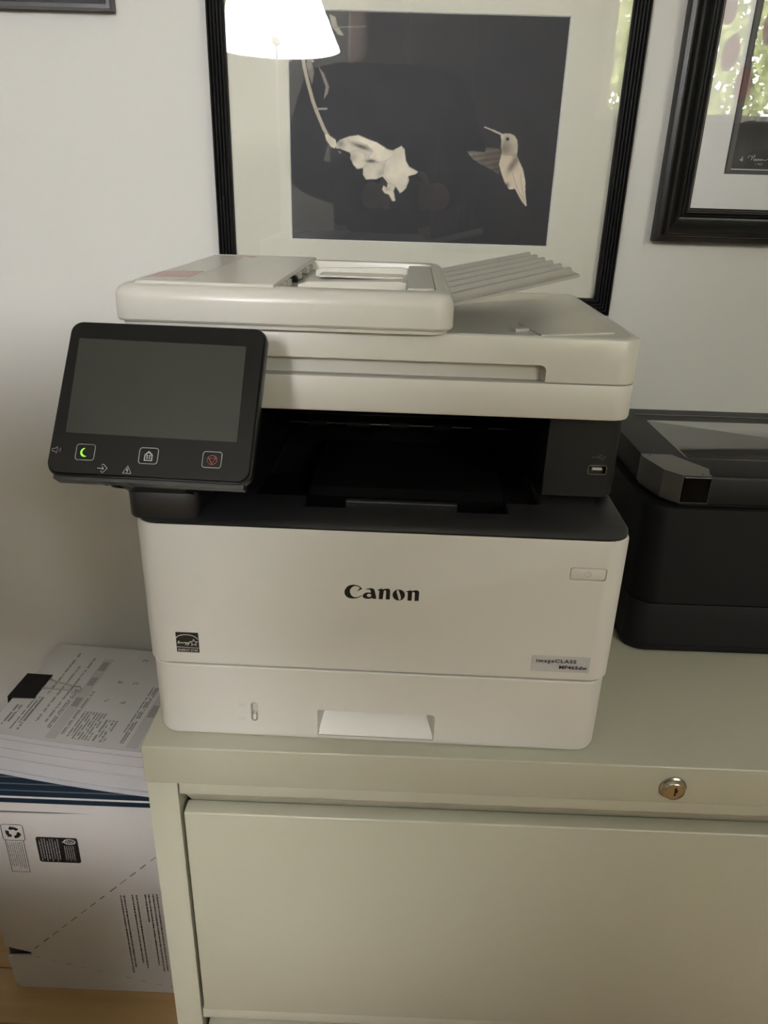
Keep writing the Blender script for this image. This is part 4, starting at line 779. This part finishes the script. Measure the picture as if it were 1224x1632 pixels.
# ================================================================ BEHIND THE CAMERA (seen in the picture glass, or added to shape light and reflections)
lp = empty('floor_lamp', (LAMP.x, LAMP.y, FZ), 'lit floor lamp with white tapered shade, reflected top left in the hummingbird picture', 'lamp')
obj('base', lathe([(0, 0), (0.14, 0), (0.142, 0.008), (0.12, 0.020), (0.03, 0.030), (0, 0.030)], 32), M['lamp_metal'], lp, smooth=40)
obj('pole', lathe([(0, 0.02), (0.005, 0.02), (0.005, 1.74), (0, 1.74)], 16), M['white_paint'], lp, smooth=40)
obj('bulb_holder', lathe([(0, 1.68), (0.018, 1.68), (0.018, 1.745), (0, 1.745)], 16), M['white_paint'], lp, smooth=40)
bm = new(); r0, r1, z0, z1 = 0.250, 0.125, 1.668, 1.945
loft(bm, [[(r*math.cos(2*PI*k/48), r*math.sin(2*PI*k/48), z) for k in range(48)] for r, z in ((r0, z0), (r1, z1), (r1-0.002, z1), (r0-0.002, z0), (r0, z0))], cap=False)
obj('lamp_shade', bm, M['shade'], lp, smooth=40)
bm = new()
for k in range(3): a = 2*PI*k/3; tube([(0, 0, 1.74), (0.16*math.cos(a), 0.16*math.sin(a), 1.80), (0.188*math.cos(a), 0.188*math.sin(a), 1.80)], 0.0015, 6, bm)
obj('shade_spider', bm, M['steel'], lp)
# desk with a computer monitor put in out of view to shade the lower left wall
dk_ = empty('added_desk', (0, 0, FZ), 'dark walnut writing desk put outside the view to block low lamp light', 'added_desk')
def sb(name, bm, m, par=None, **k): bm.transform(Matrix.Translation((0, 0, -FZ))); return obj(name, bm, m, par or dk_, **k)
KX0, KX1, KY0, KY1 = -1.45, -0.36, -0.98, -0.42
sb('desktop', bbox(KX0, KX1, KY0, KY1, -0.005, 0.020, 0.002), M['walnut']); sb('modesty_panel', bbox(KX0+0.06, KX1-0.06, KY1-0.03, KY1-0.012, -0.35, -0.0045, 0), M['walnut'])
for x in (KX0+0.03, KX1-0.08):
    for y in (KY0+0.03, KY1-0.08): sb('leg', bbox(x, x+0.05, y, y+0.05, FZ, -0.004, 0.001), M['walnut'])
mo = empty('added_monitor', (-0.655, -0.50, 0.020), 'unseen black computer monitor, added to block lamp light, on the desk beside the photographer', 'monitor')
obj('screen_housing', bbox(-0.355, 0.355, -0.02, 0.02, 0.215, 0.535, 0.004), M['black'], mo); obj('display', box(new(), -0.343, 0.343, -0.0215, -0.0195, 0.228, 0.523), M['screen'], mo)
obj('stand_foot', slab(-0.13, 0.13, -0.09, 0.09, 0.03, rnd(0, 0.010, 0, 0.004)), M['black'], mo, smooth=40); obj('stand_neck', bbox(-0.03, 0.03, 0.021, 0.040, 0.009, 0.45, 0.002), M['black'], mo)

# dark wardrobe put in at the rear wall to darken the glass reflection
wd = empty('added_wardrobe', (0, 0, FZ), 'tall dark wardrobe put in behind the photographer to darken the glass reflection', 'added_wardrobe')
def sb(name, bm, m, par=None, **k): bm.transform(Matrix.Translation((0, 0, -FZ))); return obj(name, bm, m, par or wd, **k)
sb('carcass', bbox(-0.24, 0.80, -2.54, -2.06, FZ, 1.45, 0.002), M['walnut'])
for x0, x1, xk in ((-0.236, 0.278, 0.25), (0.282, 0.796, 0.31)):
    d_ = sb('door', bbox(x0, x1, -2.058, -2.038, FZ+0.08, 1.44, 0.002), M['walnut']); sb('handle', bbox(xk-0.006, xk+0.006, -2.037, -2.012, 0.25, 0.42, 0.003), M['steel'], par=d_)

# the photographer
def skinned(name, joints, edges, m, parent, sub=2, root=0):
    me = bpy.data.meshes.new(name); me.from_pydata([j[:3] for j in joints], edges, []); o = bpy.data.objects.new(name, me); C.objects.link(o)
    sk = o.modifiers.new('skin', 'SKIN'); sd = o.modifiers.new('sub', 'SUBSURF'); sd.levels = sub; sd.render_levels = sub
    for i, j in enumerate(joints):
        r = j[3]; me.skin_vertices[0].data[i].radius = r if hasattr(r, '__len__') else (r, r); me.skin_vertices[0].data[i].use_root = (i == root)
    bpy.context.view_layer.update(); dg = bpy.context.evaluated_depsgraph_get(); m2 = bpy.data.meshes.new_from_object(o.evaluated_get(dg)); bpy.data.objects.remove(o)
    m2.materials.clear(); r = obj(name, m2, m, parent); m2.polygons.foreach_set('use_smooth', [True]*len(m2.polygons)); return r
PX, PY = -0.055, -0.90
pe = empty('person', (PX, PY, FZ), 'standing person in dark top and jeans holding up a phone, reflected in the picture glass', 'person')
z = lambda h: h
J = [(0, 0, 0.96, (0.15, 0.11)), (0, 0, 1.10, (0.145, 0.10)), (0, 0, 1.26, (0.16, 0.11)), (0, 0, 1.40, (0.155, 0.095)), (0, 0.0, 1.475, (0.07, 0.065)), (0, 0.01, 1.54, (0.055, 0.055)), (0, 0.02, 1.60, (0.070, 0.085)), (0, 0.02, 1.68, (0.078, 0.10)), (0, 0.01, 1.745, (0.055, 0.07)),
     (0.185, -0.01, 1.415, 0.062), (0.255, 0.06, 1.20, 0.050), (0.145, 0.235, 1.145, 0.036), (0.118, 0.292, 1.150, 0.026),
     (-0.185, -0.01, 1.415, 0.062), (-0.240, 0.06, 1.20, 0.050), (-0.010, 0.235, 1.145, 0.036), (0.012, 0.292, 1.150, 0.026),
     (0.095, 0.0, 0.86, 0.090), (0.105, 0.02, 0.50, 0.062), (0.11, -0.02, 0.10, 0.045), (0.115, 0.08, 0.04, 0.038), (0.118, 0.14, 0.032, 0.030),
     (-0.095, 0.0, 0.86, 0.090), (-0.105, 0.02, 0.50, 0.062), (-0.11, -0.02, 0.10, 0.045), (-0.115, 0.08, 0.04, 0.038), (-0.118, 0.14, 0.032, 0.030)]
E_ = [(0, 1), (1, 2), (2, 3), (3, 4), (4, 5), (5, 6), (6, 7), (7, 8), (3, 9), (9, 10), (10, 11), (11, 12), (3, 13), (13, 14), (14, 15), (15, 16), (0, 17), (17, 18), (18, 19), (19, 20), (20, 21), (0, 22), (22, 23), (23, 24), (24, 25), (25, 26)]
body = skinned('body', J, E_, M['skin'], pe)
# clothing as shells over the same skeleton
def grow(j, d): r = j[3]; return (j[0], j[1], j[2], (r[0]+d, r[1]+d) if hasattr(r, '__len__') else r+d)
JS = [grow(J[i], 0.012) for i in (0, 1, 2, 3, 4)]+[grow(J[i], 0.012) for i in (9, 10, 11, 13, 14, 15)]
skinned('sweater', JS, [(0, 1), (1, 2), (2, 3), (3, 4), (3, 5), (5, 6), (6, 7), (3, 8), (8, 9), (9, 10)], M['cloth'], pe)
JT = [grow(J[0], 0.010), grow(J[17], 0.014), grow(J[18], 0.014), grow(J[19], 0.016), grow(J[22], 0.014), grow(J[23], 0.014), grow(J[24], 0.016)]
skinned('jeans', JT, [(0, 1), (1, 2), (2, 3), (0, 4), (4, 5), (5, 6)], M['denim'], pe)
hb = skinned('hair', [(0, -0.01, 1.60, (0.078, 0.07)), (0, -0.005, 1.69, (0.088, 0.098)), (0, 0.0, 1.76, (0.066, 0.080))], [(0, 1), (1, 2)], M['hair'], pe)
for sx_ in (-1, 1):
    obj('ear', lathe([(0, -0.008), (0.014, -0.006), (0.017, 0), (0.012, 0.008), (0, 0.009)], 10, 'x', (sx_*0.080, 0.012, 1.645)), M['skin'], pe, smooth=60)
    obj('eye', lathe([(0, -0.012), (0.010, -0.006), (0.012, 0), (0.010, 0.006), (0, 0.012)], 12, 'y', (sx_*0.032, 0.096, 1.668)), M['white_ink'], pe, smooth=60)
obj('nose', loft(new(), [[(x*s, 0.098+d, zz) for x, d in ((-0.012, 0), (0, 0.022), (0.012, 0))] for s, zz in ((0.4, 1.665), (1.0, 1.625))]), M['skin'], pe)
obj('mouth', bbox(-0.024, 0.024, 0.100, 0.108, 1.592, 1.602, 0.003), M['red_ink'], pe)
for sx_, wx in ((1, 0.118), (-1, 0.012)):                       # hands: palm and five fingers closing on the phone's sides
    px_ = 0.0655+sx_*0.043
    jj = [(wx, 0.292, 1.150, 0.024), (px_+sx_*0.008, 0.318, 1.152, (0.022, 0.018))]; ee = [(0, 1)]
    for f in range(4):
        b0 = len(jj); zf = 1.172-f*0.017; ln = (0.95, 1.0, 0.95, 0.8)[f]
        jj += [(px_+sx_*0.010, 0.330, zf, 0.0095), (px_+sx_*0.006, 0.343, zf+0.002, 0.0088), (px_-sx_*0.014*ln, 0.338, zf+0.004, 0.0078)]; ee += [(1, b0), (b0, b0+1), (b0+1, b0+2)]
    b0 = len(jj); jj += [(px_+sx_*0.012, 0.315, 1.178, 0.0105), (px_+sx_*0.008, 0.328, 1.196, 0.0095), (px_-sx_*0.008, 0.338, 1.205, 0.008)]; ee += [(1, b0), (b0, b0+1), (b0+1, b0+2)]
    jj = [jj[0]]+[(a, b-0.030, c, d) for a, b, c, d in jj[1:]]
    skinned('hand', jj, ee, M['skin'], pe, sub=1)
ph = empty('phone', CAM+(-fw)*0.006+u2*(-0.052), 'black mobile phone held up in both hands', 'phone')
ph.rotation_euler = m3.to_euler()
obj('phone_case', slab(-0.0365, 0.0365, -0.075, 0.075, 0.012, rnd(0.0, 0.0085, 0.002, 0.002)), M['black'], ph, smooth=40)

# hanging spray of red leaves in front of the window
rl_ = empty('red_leaf_mobile', (1.22, -1.55, 0.93), 'hanging mobile of red oval leaves before the window, reflected at upper right', 'mobile')
obj('wire', tube([(0.0, 0, 0.85), (0.015, 0, 0.45), (0.0, 0, 0.10), (-0.02, 0, -0.35)], 0.0025, 6), M['black_matte'], rl_)
lf = [(-0.080, 0.0, 0.01), (0.040, 0.02, 0.085), (-0.015, 0, -0.085), (-0.125, 0.03, 0.145), (-0.205, -0.02, -0.085), (0.10, 0, -0.03), (0.13, 0.02, 0.20)]
rng = random.Random(3)
for x, y_, z_ in lf:
    a = rng.uniform(-0.25, 0.35); w, h = 0.030, 0.058
    pts = [(x+w*math.cos(t)*math.cos(a)-h*math.sin(t)*math.sin(a), z_+w*math.cos(t)*math.sin(a)+h*math.sin(t)*math.cos(a)) for t in [2*PI*k/20 for k in range(20)]]
    obj('leaf', prism(pts, y_-0.0012, y_+0.0012, 'xzy'), M['red_leaf'], rl_)
    obj('stalk', tube([(0.005, 0, z_+0.09), (x*0.5, y_*0.5, z_+0.08), (x, y_, z_+0.05)], 0.0012, 5), M['black_matte'], rl_)

# tree outside the window
def tree(x, y, s, label, seed):
    t = empty('garden_tree', (x, y, -1.2), label, 'tree'); rs = np.random.RandomState(seed)
    bm = tube([(0, 0, -0.05), (0.05, 0, 0.9*s), (-0.03, 0.05, 1.9*s), (0.05, 0, 2.9*s)], [0.11*s, 0.085*s, 0.06*s, 0.03*s], 10)
    for k in range(9):
        a = rs.uniform(0, 2*PI); h = rs.uniform(1.2, 2.6)*s; l = rs.uniform(0.6, 1.3)*s
        tube([(0, 0, h), (0.5*l*math.cos(a), 0.5*l*math.sin(a), h+0.35*l), (l*math.cos(a), l*math.sin(a), h+0.55*l)], [0.03*s, 0.02*s, 0.008*s], 6, bm)
    obj('trunk', bm, M['bark'], t, smooth=60)
    n = 7500; c = rs.normal(size=(n, 3)); c /= np.linalg.norm(c, axis=1)[:, None]; c *= (rs.rand(n, 1)**0.45)*np.array((1.45, 1.2, 1.35))*s; c[:, 2] += 2.5*s
    d1 = rs.normal(size=(n, 3)); d1 /= np.linalg.norm(d1, axis=1)[:, None]; d2 = np.cross(d1, rs.normal(size=(n, 3))); d2 /= np.linalg.norm(d2, axis=1)[:, None]
    sz = rs.uniform(0.045, 0.07, (n, 1)); V = np.stack([c-d1*sz, c-d2*sz*0.5, c+d1*sz, c+d2*sz*0.5], 1).reshape(-1, 3)
    me = bpy.data.meshes.new('foliage'); me.from_pydata(V.tolist(), [], np.arange(n*4).reshape(n, 4).tolist())
    obj('foliage', me, M['leaf'], t)['kind'] = 'stuff'
tree(2.0, -5.6, 1.05, 'green leafy tree outside the window, nearer the house', 5)
tree(7.2, -8.2, 1.25, 'green leafy tree outside, further right and back', 6)
